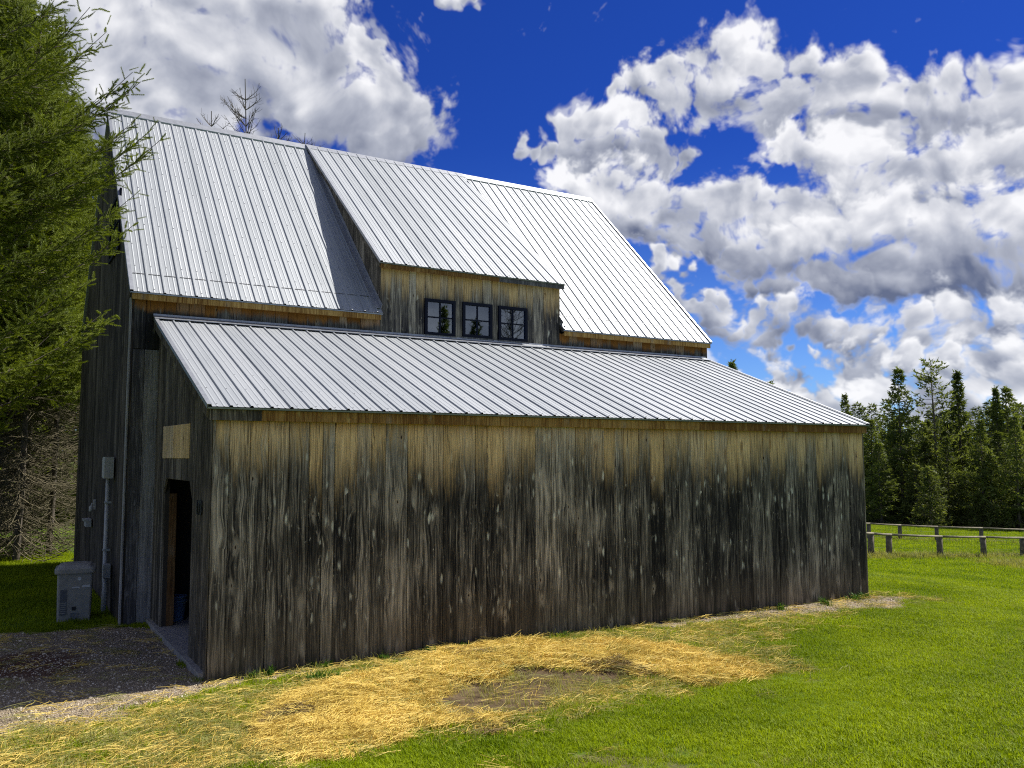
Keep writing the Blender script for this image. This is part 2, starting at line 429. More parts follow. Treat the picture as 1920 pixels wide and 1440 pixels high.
def ground_material():
    m, t = new_mat('ground_cover')
    P = t.n('ShaderNodeNewGeometry').outputs['Position']
    at = lambda k: t.n('ShaderNodeAttribute', attribute_name=k).outputs['Fac']
    n1 = t.noise(P, .35, 5, .6); n2 = t.noise(P, 6, 6, .65); n3 = t.noise(P, 45, 4, .6)
    g = t.mix(t.mr(n1, .3, .7), (.062, .125, .005), (.130, .185, .008))
    g = t.mix(t.mr(n2, .42, .75), g, (.040, .070, .010))
    g = t.mix(t.m('MULTIPLY', t.mr(n3, .55, .8), .5), g, (.16, .19, .03))
    dry = t.mr(t.noise(P, .12, 4, .6), .58, .75)
    g = t.mix(t.m('MULTIPLY', dry, .2), g, (.17, .16, .04))
    soil = t.mix(t.mr(n2, .35, .7), (.070, .047, .025), (.150, .106, .060))
    stone = t.n('ShaderNodeTexVoronoi', {'Vector': P, 'Scale': 55.0})
    grv = t.mix(t.mr(stone.outputs['Distance'], .1, .6), t.mix(t.n('ShaderNodeSeparateColor', {0: stone.outputs['Color']}).outputs[0], (.37, .30, .21), (.67, .58, .44)), (.23, .18, .12))
    grv = t.mix(t.mr(n2, .45, .75), grv, (.17, .135, .095))
    grv = t.mix(t.m('MULTIPLY', at('stain'), .75), grv, (.085, .025, .014))
    stw = t.mix(t.mr(n3, .35, .7), (.20, .13, .035), (.50, .34, .09))
    c = t.mix(t.m('MULTIPLY', at('thin'), t.mr(n2, .3, .6)), g, (.30, .235, .075))
    c = t.mix(t.mr(at('gravel'), .15, .6), c, grv)
    c = t.mix(at('straw'), c, stw)
    c = t.mix(t.mr(at('dirt'), .1, .7), c, soil)
    h = t.m('ADD', n3, t.m('MULTIPLY', stone.outputs['Distance'], t.m('MULTIPLY', at('gravel'), 1.5)))
    finish(t, principled(t, c, .95, normal=bump(t, h, .6, .02), spec=.15))
    return m


ground_me.materials.append(ground_material())
ground = tag(link('ground', ground_me), kind='structure')


# ------------------------------------------------------------------ building materials
def wood_mat(name, ztop, t0, t1, low=0.0, orange=0.25, dark=((.012, .0115, .011), (.095, .086, .068), (.46, .41, .32)), tan=((.30, .195, .085), (.95, .69, .34)), knots=1.0, lift=1.0):
    """weathered boards: pale under the eave (depth t0..t1 below ztop), blackened below, brown-grey near the ground"""
    m, t = new_mat(name)
    P = t.n('ShaderNodeNewGeometry').outputs['Position']; x, y, z = t.xyz(P)
    r = t.n('ShaderNodeObjectInfo').outputs['Random']
    s = t.m('ADD', x, y)
    # knots first: they push the grain aside
    wob = t.noise(t.comb(t.m('MULTIPLY', s, 2.0), r, t.m('MULTIPLY', z, 1.3)), 1.0, 3, .5)
    kv = t.comb(t.m('ADD', t.m('MULTIPLY', s, 4.1), t.m('MULTIPLY', r, 31.0)), t.m('ADD', t.m('MULTIPLY', z, 1.75), t.m('MULTIPLY', r, 17.0)), 0.0)
    kn = t.n('ShaderNodeTexVoronoi', {'Vector': kv, 'Scale': 1.0, 'Randomness': 1.0}, voronoi_dimensions='2D')
    kd = kn.outputs['Distance']
    kp = t.n('ShaderNodeSeparateColor', {0: kn.outputs['Color']}).outputs
    ksel = t.m('MULTIPLY', t.mr(kp[0], .55, .75), knots)
    push = t.m('MULTIPLY', t.mr(kd, .5, .0), t.m('MULTIPLY', t.m('SUBTRACT', kp[1], .5), .07))
    s2 = t.m('ADD', t.m('ADD', s, push), t.m('MULTIPLY', wob, .022))
    n1 = t.noise(t.comb(t.m('ADD', t.m('MULTIPLY', s2, 13.0), t.m('MULTIPLY', r, 50.0)), t.m('MULTIPLY', r, 13.0), t.m('MULTIPLY', z, .75)), 1.0, 6, .68, .3)
    n2 = t.noise(t.comb(t.m('ADD', t.m('MULTIPLY', s2, 80.0), t.m('MULTIPLY', r, 90.0)), t.m('MULTIPLY', r, 7.0), t.m('MULTIPLY', z, 2.4)), 1.0, 5, .65)
    n3 = t.noise(t.comb(t.m('MULTIPLY', s, .9), 3.0, t.m('MULTIPLY', z, .8)), 1.0, 4, .6)
    n4 = t.noise(t.comb(t.m('ADD', t.m('MULTIPLY', s2, 30.0), t.m('MULTIPLY', r, 20.0)), 5.0, t.m('MULTIPLY', z, 3.4)), 1.0, 6, .7, .6)
    n5 = t.noise(t.comb(t.m('ADD', t.m('MULTIPLY', s2, 42.0), t.m('MULTIPLY', r, 70.0)), 9.0, t.m('MULTIPLY', z, .9)), 1.0, 3, .6)
    dep = t.m('SUBTRACT', ztop, z)
    for q, am in ((n1, 2.0), (n5, 1.3), (n3, 1.5)):
        dep = t.m('ADD', dep, t.m('MULTIPLY', t.m('SUBTRACT', q, .5), (t1 - t0) * am))
    dep = t.m('ADD', dep, t.m('MULTIPLY', t.m('SUBTRACT', r, .5), (t1 - t0) * .95))
    pale = t.mr(dep, t1 * 1.15, t0 * .6)
    # black streaks run up into the pale part
    pale = t.m('MULTIPLY', pale, t.m('SUBTRACT', 1.0, t.m('MULTIPLY', t.mr(t.m('ADD', t.m('MULTIPLY', n2, .6), t.m('MULTIPLY', n5, .4)), .47, .36), .75)))
    v = t.m('ADD', t.m('ADD', t.m('MULTIPLY', n1, .45), t.m('MULTIPLY', n2, .60)), t.m('MULTIPLY', t.m('SUBTRACT', n5, .55), .40))
    v = t.m('ADD', v, t.m('MULTIPLY', t.m('SUBTRACT', n3, .5), .42))
    v = t.m('ADD', v, t.m('MULTIPLY', t.m('SUBTRACT', r, .5), .16))
    dk = t.ramp(v, [(.42, dark[0]), (.54, dark[1]), (.72, dark[2])])
    dk = t.mix(t.m('MULTIPLY', t.mr(n4, .58, .76), .7), dk, tuple(min(.6, q * 1.1 + .02) for q in dark[2]))
    dk = t.mix(t.m('MULTIPLY', t.mr(n4, .42, .26), .85), dk, tuple(q * .6 for q in dark[0]))
    # small scuffs and raised splinters, bleached nearly white
    fv = t.comb(t.m('ADD', t.m('MULTIPLY', s2, 13.0), t.m('MULTIPLY', r, 40.0)), t.m('ADD', t.m('MULTIPLY', z, 4.2), t.m('MULTIPLY', r, 23.0)), 0.0)
    fk = t.n('ShaderNodeTexVoronoi', {'Vector': fv, 'Scale': 1.0, 'Randomness': 1.0}, voronoi_dimensions='2D')
    fc = t.n('ShaderNodeSeparateColor', {0: fk.outputs['Color']}).outputs
    fl_ = t.m('MULTIPLY', t.mr(t.m('ADD', fk.outputs['Distance'], t.m('ADD', t.m('MULTIPLY', t.m('SUBTRACT', n2, .5), 1.1), t.m('MULTIPLY', t.m('SUBTRACT', n4, .5), .7))), .30, .04), t.m('MULTIPLY', t.mr(fc[0], .88, .97), knots))
    dk = t.mix(t.m('MULTIPLY', fl_, .75), dk, tuple(min(.62, q * 1.45 + .04) for q in dark[2]))
    n6 = t.noise(t.comb(t.m('ADD', t.m('MULTIPLY', s2, 19.0), t.m('MULTIPLY', r, 33.0)), 2.0, t.m('MULTIPLY', z, 5.0)), 1.0, 8, .72, 1.2)
    dk = t.mix(t.m('MULTIPLY', t.m('MULTIPLY', t.mr(n6, .60, .70), t.mr(n2, .36, .56)), .85 * max(knots, .3)), dk, tuple(min(.62, q * 1.35 + .03) for q in dark[2]))
    tn = t.ramp(t.m('ADD', t.m('MULTIPLY', n2, .6), t.m('MULTIPLY', n1, .4)), [(.34, tan[0]), (.64, tan[1])])
    tn = t.mix(t.m('MULTIPLY', t.mr(t.m('ADD', t.m('SUBTRACT', ztop, z), t.m('MULTIPLY', n1, -.3)), .12, -.14), orange * 2), tn, (.24, .095, .018))
    r2 = t.m('FRACT', t.m('MULTIPLY', r, 7.31))
    tn = t.mix(t.m('MULTIPLY', t.mr(r2, .45, .95), .55), tn, t.ramp(v, [(.34, (.13, .115, .095)), (.66, (.52, .47, .38))]))
    c = t.mix(pale, dk, tn)
    c = t.vm('SCALE', c, scale=t.mr(r2, 0, 1, .95, 1.36, smooth=False))
    if low > 0:
        zl = t.m('ADD', z, t.m('MULTIPLY', t.m('SUBTRACT', n1, .5), low * 1.3))
        c = t.mix(t.m('MULTIPLY', t.mr(zl, low, low * .25), .72), c, t.ramp(v, [(.32, (.030, .025, .019)), (.68, (.19, .16, .115))]))
        c = t.mix(t.m('MULTIPLY', t.mr(zl, .14, -.02), .6), c, (.022, .026, .014))
    # knots: pale bleached halo with a dark heart
    kdd = t.m('ADD', kd, t.m('ADD', t.m('MULTIPLY', t.m('SUBTRACT', n4, .5), .85), t.m('MULTIPLY', t.m('SUBTRACT', n2, .5), .45)))
    kh = t.m('MULTIPLY', t.mr(kdd, .24, .02), ksel)
    c = t.mix(t.m('MULTIPLY', kh, .85), c, t.mix(pale, (.34, .30, .23), (.30, .17, .06)))
    c = t.mix(t.m('MULTIPLY', t.m('MULTIPLY', t.mr(t.m('ADD', kd, t.m('MULTIPLY', t.m('SUBTRACT', n2, .5), .08)), .055, .02), ksel), t.mr(kp[2], .35, .6)), c, (.030, .016, .009))
    if lift != 1.0: c = t.vm('SCALE', c, scale=lift)
    h = t.m('SUBTRACT', t.m('ADD', t.m('MULTIPLY', n2, .8), t.m('MULTIPLY', n1, .3)), t.m('MULTIPLY', t.mr(kd, .12, .02), .4))
    finish(t, principled(t, c, .88, normal=bump(t, h, .55, .012), spec=.2))
    return m


W_FRONT = wood_mat('weathered_front_boards', 2.93, .12, .74, low=.8, orange=.36)
W_MAIN = wood_mat('weathered_upper_boards', 4.785, .05, .13, orange=.45, dark=((.024, .024, .027), (.085, .080, .076), (.21, .195, .17)), tan=((.26, .095, .018), (.56, .30, .085)))
W_DORM = wood_mat('weathered_dormer_boards', 5.78, .16, .52, orange=.22, dark=((.026, .025, .028), (.12, .108, .092), (.44, .39, .30)), tan=((.30, .18, .07), (.82, .60, .29)))
W_END = wood_mat('weathered_end_boards', 50, 0, 1, low=.0, dark=((.038, .033, .026), (.130, .113, .088), (.30, .265, .21)), knots=.4)
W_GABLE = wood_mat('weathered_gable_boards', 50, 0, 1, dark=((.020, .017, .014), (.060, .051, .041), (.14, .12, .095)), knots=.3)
W_GREY = wood_mat('grey_trim_boards', 50, 0, 1, dark=((.07, .068, .072), (.19, .185, .185), (.34, .33, .315)), knots=.4)
W_FASCIA = wood_mat('honey_fascia_board', 50, 0, 1, dark=((.16, .075, .018), (.34, .20, .06), (.50, .33, .12)), knots=.5)
W_PATCH = wood_mat('unweathered_boards', 50, -100, -99, dark=((.15, .11, .055), (.33, .25, .13), (.46, .36, .20)))
W_JAMB = wood_mat('brown_jamb_board', 50, 0, 1, dark=((.07, .032, .014), (.16, .085, .034), (.27, .16, .075)), knots=.4)


def plain(name, col, rough=.6, metal=0.0, nz=.12, scale=12.0, spec=.5):
    m, t = new_mat(name)
    P = t.n('ShaderNodeTexCoord').outputs['Object']
    k = t.noise(P, scale, 5, .6)
    c = t.mix(t.mr(k, .3, .7), tuple(v * (1 - nz) for v in col), tuple(min(1, v * (1 + nz)) for v in col))
    finish(t, principled(t, c, rough, metal, normal=bump(t, k, .08, .01), spec=spec)); return m


def roof_metal():
    m, t = new_mat('galvalume_roofing')
    P = t.n('ShaderNodeNewGeometry').outputs['Position']; x, y, z = t.xyz(P)
    r = t.n('ShaderNodeObjectInfo').outputs['Random']
    strip = t.m('FLOOR', t.m('DIVIDE', t.m('ADD', x, .1), .2286))
    wn = t.n('ShaderNodeTexWhiteNoise', {'W': t.m('ADD', strip, t.m('MULTIPLY', t.m('FLOOR', t.m('MULTIPLY', z, .14)), 0.0))}, noise_dimensions='1D').outputs['Value']
    st = t.noise(t.comb(t.m('MULTIPLY', x, 34.0), t.m('MULTIPLY', y, .5), t.m('MULTIPLY', z, .5)), 1.0, 5, .6)
    bl = t.noise(P, 1.3, 4, .55)
    sp = t.noise(P, 60, 3, .6)
    v = t.m('ADD', t.m('ADD', t.m('MULTIPLY', r, .26), t.m('MULTIPLY', wn, .22)), t.m('ADD', t.m('MULTIPLY', st, .42), t.m('MULTIPLY', bl, .30)))
    c = t.ramp(v, [(.28, (.255, .275, .295)), (.60, (.35, .37, .39)), (.92, (.44, .455, .47))])
    c = t.mix(t.m('MULTIPLY', t.mr(sp, .58, .72), .22), c, (.30, .30, .31))
    rg = t.mr(v, .3, .9, .64, .54, smooth=False)
    finish(t, principled(t, c, rg, .40, normal=bump(t, t.m('ADD', bl, t.m('MULTIPLY', st, .25)), .12, .03)))
    return m


M_ROOF = roof_metal()
M_TRIM = plain('galvanised_trim', (.36, .375, .40), .48, .7)
M_DRIP = plain('weathered_drip_edge', (.20, .22, .17), .55, .5)
M_DECK = plain('dark_sheathing', (.05, .042, .034), .9)
M_FRAME = plain('navy_window_paint', (.004, .006, .018), .6, spec=.2)
M_SLAB = plain('concrete_slab', (.30, .285, .26), .9, nz=.2)
M_CONC = plain('grey_pvc', (.40, .40, .385), .5)
M_BIN = plain('grey_bin_plastic', (.27, .265, .25), .55)
M_BIND = plain('dark_bin_plastic', (.010, .011, .013), .6)
M_MARK = plain('pale_print', (.55, .57, .60), .6)
M_BLUE = plain('blue_bucket_plastic', (.13, .22, .38), .4)
M_BLACK = plain('black_numerals', (.008, .008, .009), .5)
M_SCREW = plain('screw_head', (.16, .16, .17), .5, .6)


def glass_mat():
    m, t = new_mat('window_glass')
    P = t.n('ShaderNodeNewGeometry').outputs['Position']
    wav = t.noise(P, 2.2, 2, .5)
    gl = t.n('ShaderNodeBsdfGlossy', {'Color': (.62, .70, .80, 1), 'Roughness': .015, 'Normal': bump(t, wav, .025, .02)}).outputs[0]
    di = t.n('ShaderNodeBsdfTransparent', {'Color': (.55, .58, .6, 1)}).outputs[0]
    fr = t.n('ShaderNodeFresnel', {'IOR': 1.5}).outputs[0]
    f = t.m('ADD', t.m('MULTIPLY', fr, 1.2), .15, clamp=True)
    finish(t, t.n('ShaderNodeMixShader', {0: f, 1: di, 2: gl}).outputs[0]); return m


M_GLASS = glass_mat()

# ------------------------------------------------------------------ barn dimensions (metres)
L = 11.126            # length of the lean-to
EZ, EY = 2.995, -.09  # lean-to eave edge
D1 = 3.93             # plane of the main front wall and dormer face
FZ = 4.53             # lean-to roof meets the main wall
XA, XB = -.389, 11.18 # main block gable planes
ME_Y, ME_Z = 3.80, 4.90   # main eave edge
RY, RZ = 8.18, 9.224      # ridge
DX0, DX1, DZ = 3.52, 7.39, 5.80   # dormer roof edges
XR0, XR1 = -.436, 11.227  # main roof ends
YB = RY + (RY - D1)   # rear wall plane

barn = thing('barn', 'weathered grey board barn with ribbed metal roofs, shed dormer and long lean-to', 'barn', (0, 0, 0))
X, Y, Z = Vector((1, 0, 0)), Vector((0, 1, 0)), Vector((0, 0, 1))


def spans(a, b, lo, hi, rng):
    out = [a]
    while out[-1] < b - lo: out.append(out[-1] + rng.uniform(lo, hi))
    if b - out[-1] < lo * .6 and len(out) > 1: out[-1] = b
    else: out.append(b)
    return list(zip(out[:-1], out[1:]))


def board(parent, poly, org, sdir, ndir, mat, thick=.026, name='board'):
    o = plank(MB(), poly, org, sdir, Z, ndir, thick + random.uniform(-.005, .006)).build(name, mat, parent)
    return fix_normals(o)


# ---- lean-to front wall (plane y = 0, boards' faces at about y = 0)
front = MB().box(.03, L - .03, .030, .09, 0, 2.93).build('front_wall', M_DECK, barn)
rb = random.Random(3)
for a, b in spans(0.0, L, .15, .30, rb):
    g = rb.uniform(.0015, .004); tl = rb.uniform(-.004, .004)
    z0 = -.06 + rb.uniform(-.02, .02)
    board(front, [(a + g + tl, z0), (b - g + tl, z0), (b - g, 2.945), (a + g, 2.945)], (0, .030, 0), X, -Y, W_FRONT)

# ---- lean-to left end wall (plane x = 0) with the door opening, chamfered at its head
def top_lean(y): return EZ + (y - EY) * (FZ - EZ) / (D1 - EY) - .06
DY0, DY1, DH, DCH = 1.06, 3.12, 2.14, .22
end = MB().box(.030, .09, .03, DY0, 0, 2.9).build('end_wall', M_DECK, barn)
MB().box(.030, .09, DY1, D1 - .03, 0, 2.9).build('sheathing', M_DECK, end)
up = [(.03, 2.9), (D1 - .03, 2.9), (D1 - .03, top_lean(D1 - .03) - .02), (.03, top_lean(.03) - .02)]
fix_normals(plank(MB(), up, (.09, 0, 0), Y, Z, -X, .06).build('upper_sheathing', M_DECK, end))
mid = MB().box(.030, .09, DY0, DY1, DH + .0, 2.9).build('door_header', M_DECK, end)
for a, b in spans(0.0, D1, .12, .22, rb):
    if a < DY0 < b: pass
    g = .002
    def head(y):   # height of the opening at y, or None beside it
        if y <= DY0 or y >= DY1: return None
        return min(DH, DH - DCH + (y - DY0) * DCH / .20, DH - DCH + (DY1 - y) * DCH / .20)
    ys = sorted({a, b} | {v for v in (DY0, DY0 + .2, DY1 - .2, DY1) if a < v < b})
    for y0, y1 in zip(ys[:-1], ys[1:]):
        mm = (y0 + y1) / 2; e0 = g if y0 == a else 0; e1 = g if y1 == b else 0
        if head(mm) is None: lo0 = lo1 = -.05
        else: lo0 = head(y0 + 1e-5) or DH - DCH; lo1 = head(y1 - 1e-5) or DH - DCH
        board(end, [(y0 + e0, lo0), (y1 - e1, lo1), (y1 - e1, top_lean(y1)), (y0 + e0, top_lean(y0))], (.030, 0, 0), Y, -X, W_END)
# clean rectangle where a sign used to hang: unweathered wood
for a, b in spans(1.30, 3.20, .2, .34, rb):
    o = fix_normals(plank(MB(), [(a + .002, 2.42), (b - .002, 2.42), (b - .002, 2.86 + (b - 2) * .01), (a + .002, 2.86 + (a - 2) * .01)], (.0, 0, 0), Y, Z, -X, .012).build('patch_board', W_PATCH, end))
    tag(o, 'pale unweathered board above the doorway')
# corner boards
for nm, bx in (('corner_board', (-.012, .024, -.016, .10)),):
    MB().box(bx[0], bx[0] + .008, .012, .13, -.05, 2.9).build('corner_board', W_END, barn)
MB().box(L + .004, L + .026, .0, .14, -.05, 2.93).build('corner_board', W_END, barn)
# right end wall
rend = MB().box(L - .06, L - .03, .03, D1, 0, 2.9).build('right_end_wall', M_DECK, barn)
for a, b in spans(0.0, D1, .16, .26, rb):
    board(rend, [(a + .002, -.05), (b - .002, -.05), (b - .002, top_lean(b)), (a + .002, top_lean(a))], (L - .03, 0, 0), Y, X, W_END)
# inside of the lean-to: slab, jambs
MB().box(-.06, L - .09, .1, D1 - .05, -.05, .075).build('floor_slab', M_SLAB, barn)
jb = MB().box(.09, .19, DY1 - .004, DY1 + .035, .08, DH - DCH).build('door_jamb', W_JAMB, barn); tag(jb, 'orange brown board lining the doorway')
MB().box(.095, .24, DY0 - .035, DY0 - .002, .08, DH - DCH).build('door_jamb', W_GABLE, barn)

# ---- main front wall (plane y = D1) with the dormer face
mainw = MB().box(XA + .03, XB - .03, D1 + .030, D1 + .09, 0, 4.86).box(DX0 + .09, DX1 - .09, D1 + .030, D1 + .09, 4.86, 5.76).build('main_wall', M_DECK, barn)
WINS = [(4.425, 5.035, 4.610, 5.262), (5.185, 5.805, 4.622, 5.268), (5.942, 6.578, 4.618, 5.264)]
rb = random.Random(11)
# strip left of the lean-to: two wide boards with a butt joint
for a, b in ((XA, XA + .20), (XA + .20, 0.06)):
    board(mainw, [(a + .002, -.05), (b - .002, -.05), (b - .002, 4.05), (a + .002, 4.05)], (0, D1 + .030, 0), X, -Y, W_GREY)
    board(mainw, [(a + .002, 4.058), (b - .002, 4.058), (b - .002, 4.84), (a + .002, 4.84)], (0, D1 + .030, 0), X, -Y, W_MAIN, thick=.029)
cuts = []
for a, b in spans(.06, DX0 + .06, .13, .24, rb): cuts.append((a, b, 4.84, W_MAIN))
for a, b in spans(DX0 + .06, DX1 - .06, .13, .24, rb): cuts.append((a, b, 5.765, W_DORM))
for a, b in spans(DX1 - .06, XB, .13, .24, rb): cuts.append((a, b, 4.84, W_MAIN))
for a, b, top, mt in cuts:
    xs = sorted({a, b} | {v for wn in WINS for v in (wn[0] - .002, wn[1] + .002) if a < v < b})
    for x0, x1 in zip(xs[:-1], xs[1:]):
        if x1 - x0 < .004: continue
        mm = (x0 + x1) / 2; e0 = .002 if x0 == a else 0; e1 = .002 if x1 == b else 0
        hit = [wn for wn in WINS if wn[0] - .002 < mm < wn[1] + .002]
        segs = [(4.3, top)] if not hit else [(4.3, hit[0][2] - .002), (hit[0][3] + .002, top)]
        for z0, z1 in segs:
            board(mainw, [(x0 + e0, z0), (x1 - e1, z0), (x1 - e1, z1), (x0 + e0, z1)], (0, D1 + .030, 0), X, -Y, mt)

# windows: navy frame, cross bars, four panes each
for (x0, x1, z0, z1) in WINS:
    fw_ = .052
    fr = MB()
    fr.box(x0, x1, D1 - .028, D1 + .03, z0, z0 + fw_).box(x0, x1, D1 - .028, D1 + .03, z1 - fw_, z1)
    fr.box(x0, x0 + fw_, D1 - .0275, D1 + .0295, z0 + fw_, z1 - fw_).box(x1 - fw_, x1, D1 - .0275, D1 + .0295, z0 + fw_, z1 - fw_)
    wo = fr.build('window', M_FRAME, barn)
    cx, cz = (x0 + x1) / 2, (z0 + z1) / 2
    MB().box(cx - .011, cx + .011, D1 - .014, D1 + .012, z0 + fw_, z1 - fw_).build('muntin', M_FRAME, wo)
    MB().box(x0 + fw_, cx - .011, D1 - .013, D1 + .011, cz - .011, cz + .011).build('muntin', M_FRAME, wo)
    MB().box(cx + .011, x1 - fw_, D1 - .013, D1 + .011, cz - .011, cz + .011).build('muntin', M_FRAME, wo)
    for a, b in ((x0 + fw_, cx - .011), (cx + .011, x1 - fw_)):
        for c, d in ((z0 + fw_, cz - .011), (cz + .011, z1 - fw_)):
            MB().box(a + .0005, b - .0005, D1 + .002, D1 + .006, c + .0005, d - .0005).build('pane', M_GLASS, wo)
    MB().box(x0 - .03, x1 + .03, D1 - .032, D1 + .0, z0 - .034, z0 - .003).build('sill', W_GREY, wo)

# ---- gables
def roof_z(y): return ME_Z + (min(y, 2 * RY - y) - ME_Y) * (RZ - ME_Z) / (RY - ME_Y)
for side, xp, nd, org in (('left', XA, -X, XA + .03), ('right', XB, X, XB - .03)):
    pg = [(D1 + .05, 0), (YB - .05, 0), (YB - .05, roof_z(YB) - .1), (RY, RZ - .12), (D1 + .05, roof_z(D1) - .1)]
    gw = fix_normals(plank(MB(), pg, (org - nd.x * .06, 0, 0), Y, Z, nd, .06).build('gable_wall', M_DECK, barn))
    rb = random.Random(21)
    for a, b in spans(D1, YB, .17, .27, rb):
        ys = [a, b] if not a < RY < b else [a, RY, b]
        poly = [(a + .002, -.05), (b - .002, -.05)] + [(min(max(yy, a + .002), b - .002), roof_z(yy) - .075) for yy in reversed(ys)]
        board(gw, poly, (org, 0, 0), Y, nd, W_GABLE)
    if side == 'left':
        # small window high in the gable
        fr = MB(); y0, y1, z0, z1 = 5.75, 7.15, 5.95, 7.0; xf = XA - .03
        for bx in ((y0, y1, z0, z0 + .06), (y0, y1, z1 - .06, z1), (y0, y0 + .06, z0 + .06, z1 - .06), (y1 - .06, y1, z0 + .06, z1 - .06)):
            fr.box(xf, XA + .0, bx[0], bx[1], bx[2], bx[3])
        go = fr.build('window', M_FRAME, barn)
        MB().box(xf + .004, XA - .008, y0 + .06, y1 - .06, (z0 + z1) / 2 - .012, (z0 + z1) / 2 + .012).build('muntin', M_FRAME, go)
        MB().box(xf + .005, XA - .009, (y0 + y1) / 2 - .012, (y0 + y1) / 2 + .012, z0 + .06, (z0 + z1) / 2 - .012).build('muntin', M_FRAME, go)
        MB().box(xf + .005, XA - .009, (y0 + y1) / 2 - .012, (y0 + y1) / 2 + .012, (z0 + z1) / 2 + .012, z1 - .06).build('muntin', M_FRAME, go)
        for a, b in ((y0 + .06, (y0 + y1) / 2 - .012), ((y0 + y1) / 2 + .012, y1 - .06)):
            for c, d in ((z0 + .06, (z0 + z1) / 2 - .012), ((z0 + z1) / 2 + .012, z1 - .06)):
                MB().box(XA - .016, XA - .012, a, b, c, d).build('pane', M_GLASS, go)
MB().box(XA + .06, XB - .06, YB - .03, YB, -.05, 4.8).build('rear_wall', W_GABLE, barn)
# inner floors keep the interior dark
MB().box(XA + .1, XB - .1, D1 + .1, YB - .1, 4.25, 4.32).build('loft_floor', M_DECK, barn)
# main corner trim
MB().box(XA - .026, XA - .006, D1 - .02, D1 + .11, -.05, 4.82).build('corner_board', W_GREY, barn)
MB().box(XB - .12, XB + .012, D1 - .024, D1 - .002, 4.42, 4.82).build('corner_board', W_MAIN, barn)

# ---- roofs: every sheet 36 inches wide with a rib each 9 inches
PITCH = .22860
def panel_mesh(name, n_ribs, length, first_w=0.0, last_w=0.0, nseg=10):
    """local x along the eave, y up the slope, z outward"""
    prof = []
    for i in range(n_ribs):
        c = i * PITCH
        prof += [(c - .021, 0), (c - .011, .018), (c + .011, .018), (c + .021, 0)]
        for k in (1, 2):
            q = c + PITCH * k / 3
            prof += [(q - .012, 0), (q - .005, .0035), (q + .005, .0035), (q + .012, 0)]
    prof.append((n_ribs * PITCH - .0212, 0))
    if last_w: prof = [p for p in prof if p[0] <= last_w] + [(last_w, 0)]
    if first_w: prof = [p for p in prof if p[0] >= -.03]
    ys = np.linspace(0, length, nseg + 1); n = len(prof)
    V = [(px, yy, pz) for yy in ys for px, pz in prof]
    F = [(j * n + i, j * n + i + 1, (j + 1) * n + i + 1, (j + 1) * n + i) for j in range(nseg) for i in range(n - 1)]
    me = bpy.data.meshes.new(name); me.from_pydata(V, [], F); me.update(); me.materials.append(M_ROOF)
    return me


def lay_roof(parent, x0, x1, y0, z0, y1, z1, jitter=.0):
    """cover the slope from eave (y0,z0) to top (y1,z1) between x0 and x1 with sheets"""
    ang = math.atan2(z1 - z0, y1 - y0); ln = math.hypot(y1 - y0, z1 - z0)
    cache = {}
    xx = x0 + .027; k = 0
    while xx < x1 - .03:
        wleft = x1 - xx
        if wleft >= 4 * PITCH - .03: key = (4, 0.0)
        else: key = (max(1, math.ceil(wleft / PITCH)), wleft)
        if key not in cache: cache[key] = panel_mesh('roof_panel', key[0], ln, 0, key[1])
        o = link('roof_panel', cache[key], parent, (xx, y0, z0 + (k % 2) * .0012), (ang, 0, 0))
        xx += 4 * PITCH; k += 1


def slab(name, x0, x1, y0, z0, y1, z1, th, mat, parent, ext=0.0):
    """solid roof deck under the sheets"""
    d = Vector((0, y1 - y0, z1 - z0)).normalized(); nrm = Vector((0, -d.z, d.y))
    V = []
    for x_ in (x0, x1):
        for (yy, zz) in ((y0, z0), (y1, z1)):
            p = Vector((x_, yy, zz)); V += [p - nrm * .006, p - nrm * (th + .006)]
    F = [(0, 2, 6, 4), (1, 5, 7, 3), (0, 4, 5, 1), (2, 3, 7, 6), (0, 1, 3, 2), (4, 6, 7, 5)]
    return fix_normals(MB().add(V, F).build(name, mat, parent))


def screws(parent, x0, x1, y0, z0, y1, z1, step=.62):
    d = Vector((0, y1 - y0, z1 - z0)); ln = d.length; d.normalize(); nrm = Vector((0, -d.z, d.y)); mb = MB()
    rs = random.Random(5); s = .08
    while s < ln - .1:
        xx = x0 + .08
        while xx < x1 - .05:
            c = Vector((xx, y0, z0)) + d * (s + rs.uniform(-.012, .012)) + nrm * .0015; a = .0085
            V = [c + X * a * math.cos(q) + d * a * math.sin(q) for q in (0, 1.05, 2.09, 3.14, 4.19, 5.24)]
            V += [v * 1 + nrm * .006 for v in V]
            mb.add(V, [(6, 7, 8, 9, 10, 11)] + [(i, (i + 1) % 6, 6 + (i + 1) % 6, 6 + i) for i in range(6)])
            xx += PITCH
        s += step
    tag(mb.build('screw_heads', M_SCREW, parent), kind='stuff')


LX0, LX1 = -.083, L + .085
lean_roof = slab('lean_to_roof', LX0 + .01, LX1 - .01, EY + .02, EZ + .008, D1 - .03, FZ - .015, .055, M_DECK, barn)
lay_roof(lean_roof, LX0, LX1, EY, EZ, D1 - .032, FZ)
screws(lean_roof, LX0 + .03, LX1, EY, EZ, D1, FZ)
main_l = slab('main_roof', XR0 + .01, DX0 + .05, ME_Y + .02, ME_Z + .014, RY, RZ - .006, .06, M_DECK, barn)
lay_roof(main_l, XR0, DX0 + .06, ME_Y, ME_Z, RY - .01, RZ - .01)
screws(main_l, XR0 + .03, DX0, ME_Y, ME_Z, RY, RZ)
main_r = slab('main_roof', DX1 - .05, XR1 - .01, ME_Y + .02, ME_Z + .014, RY, RZ - .006, .06, M_DECK, barn)
lay_roof(main_r, DX1 - .06, XR1, ME_Y, ME_Z, RY - .01, RZ - .01)
screws(main_r, DX1, XR1, ME_Y, ME_Z, RY, RZ)
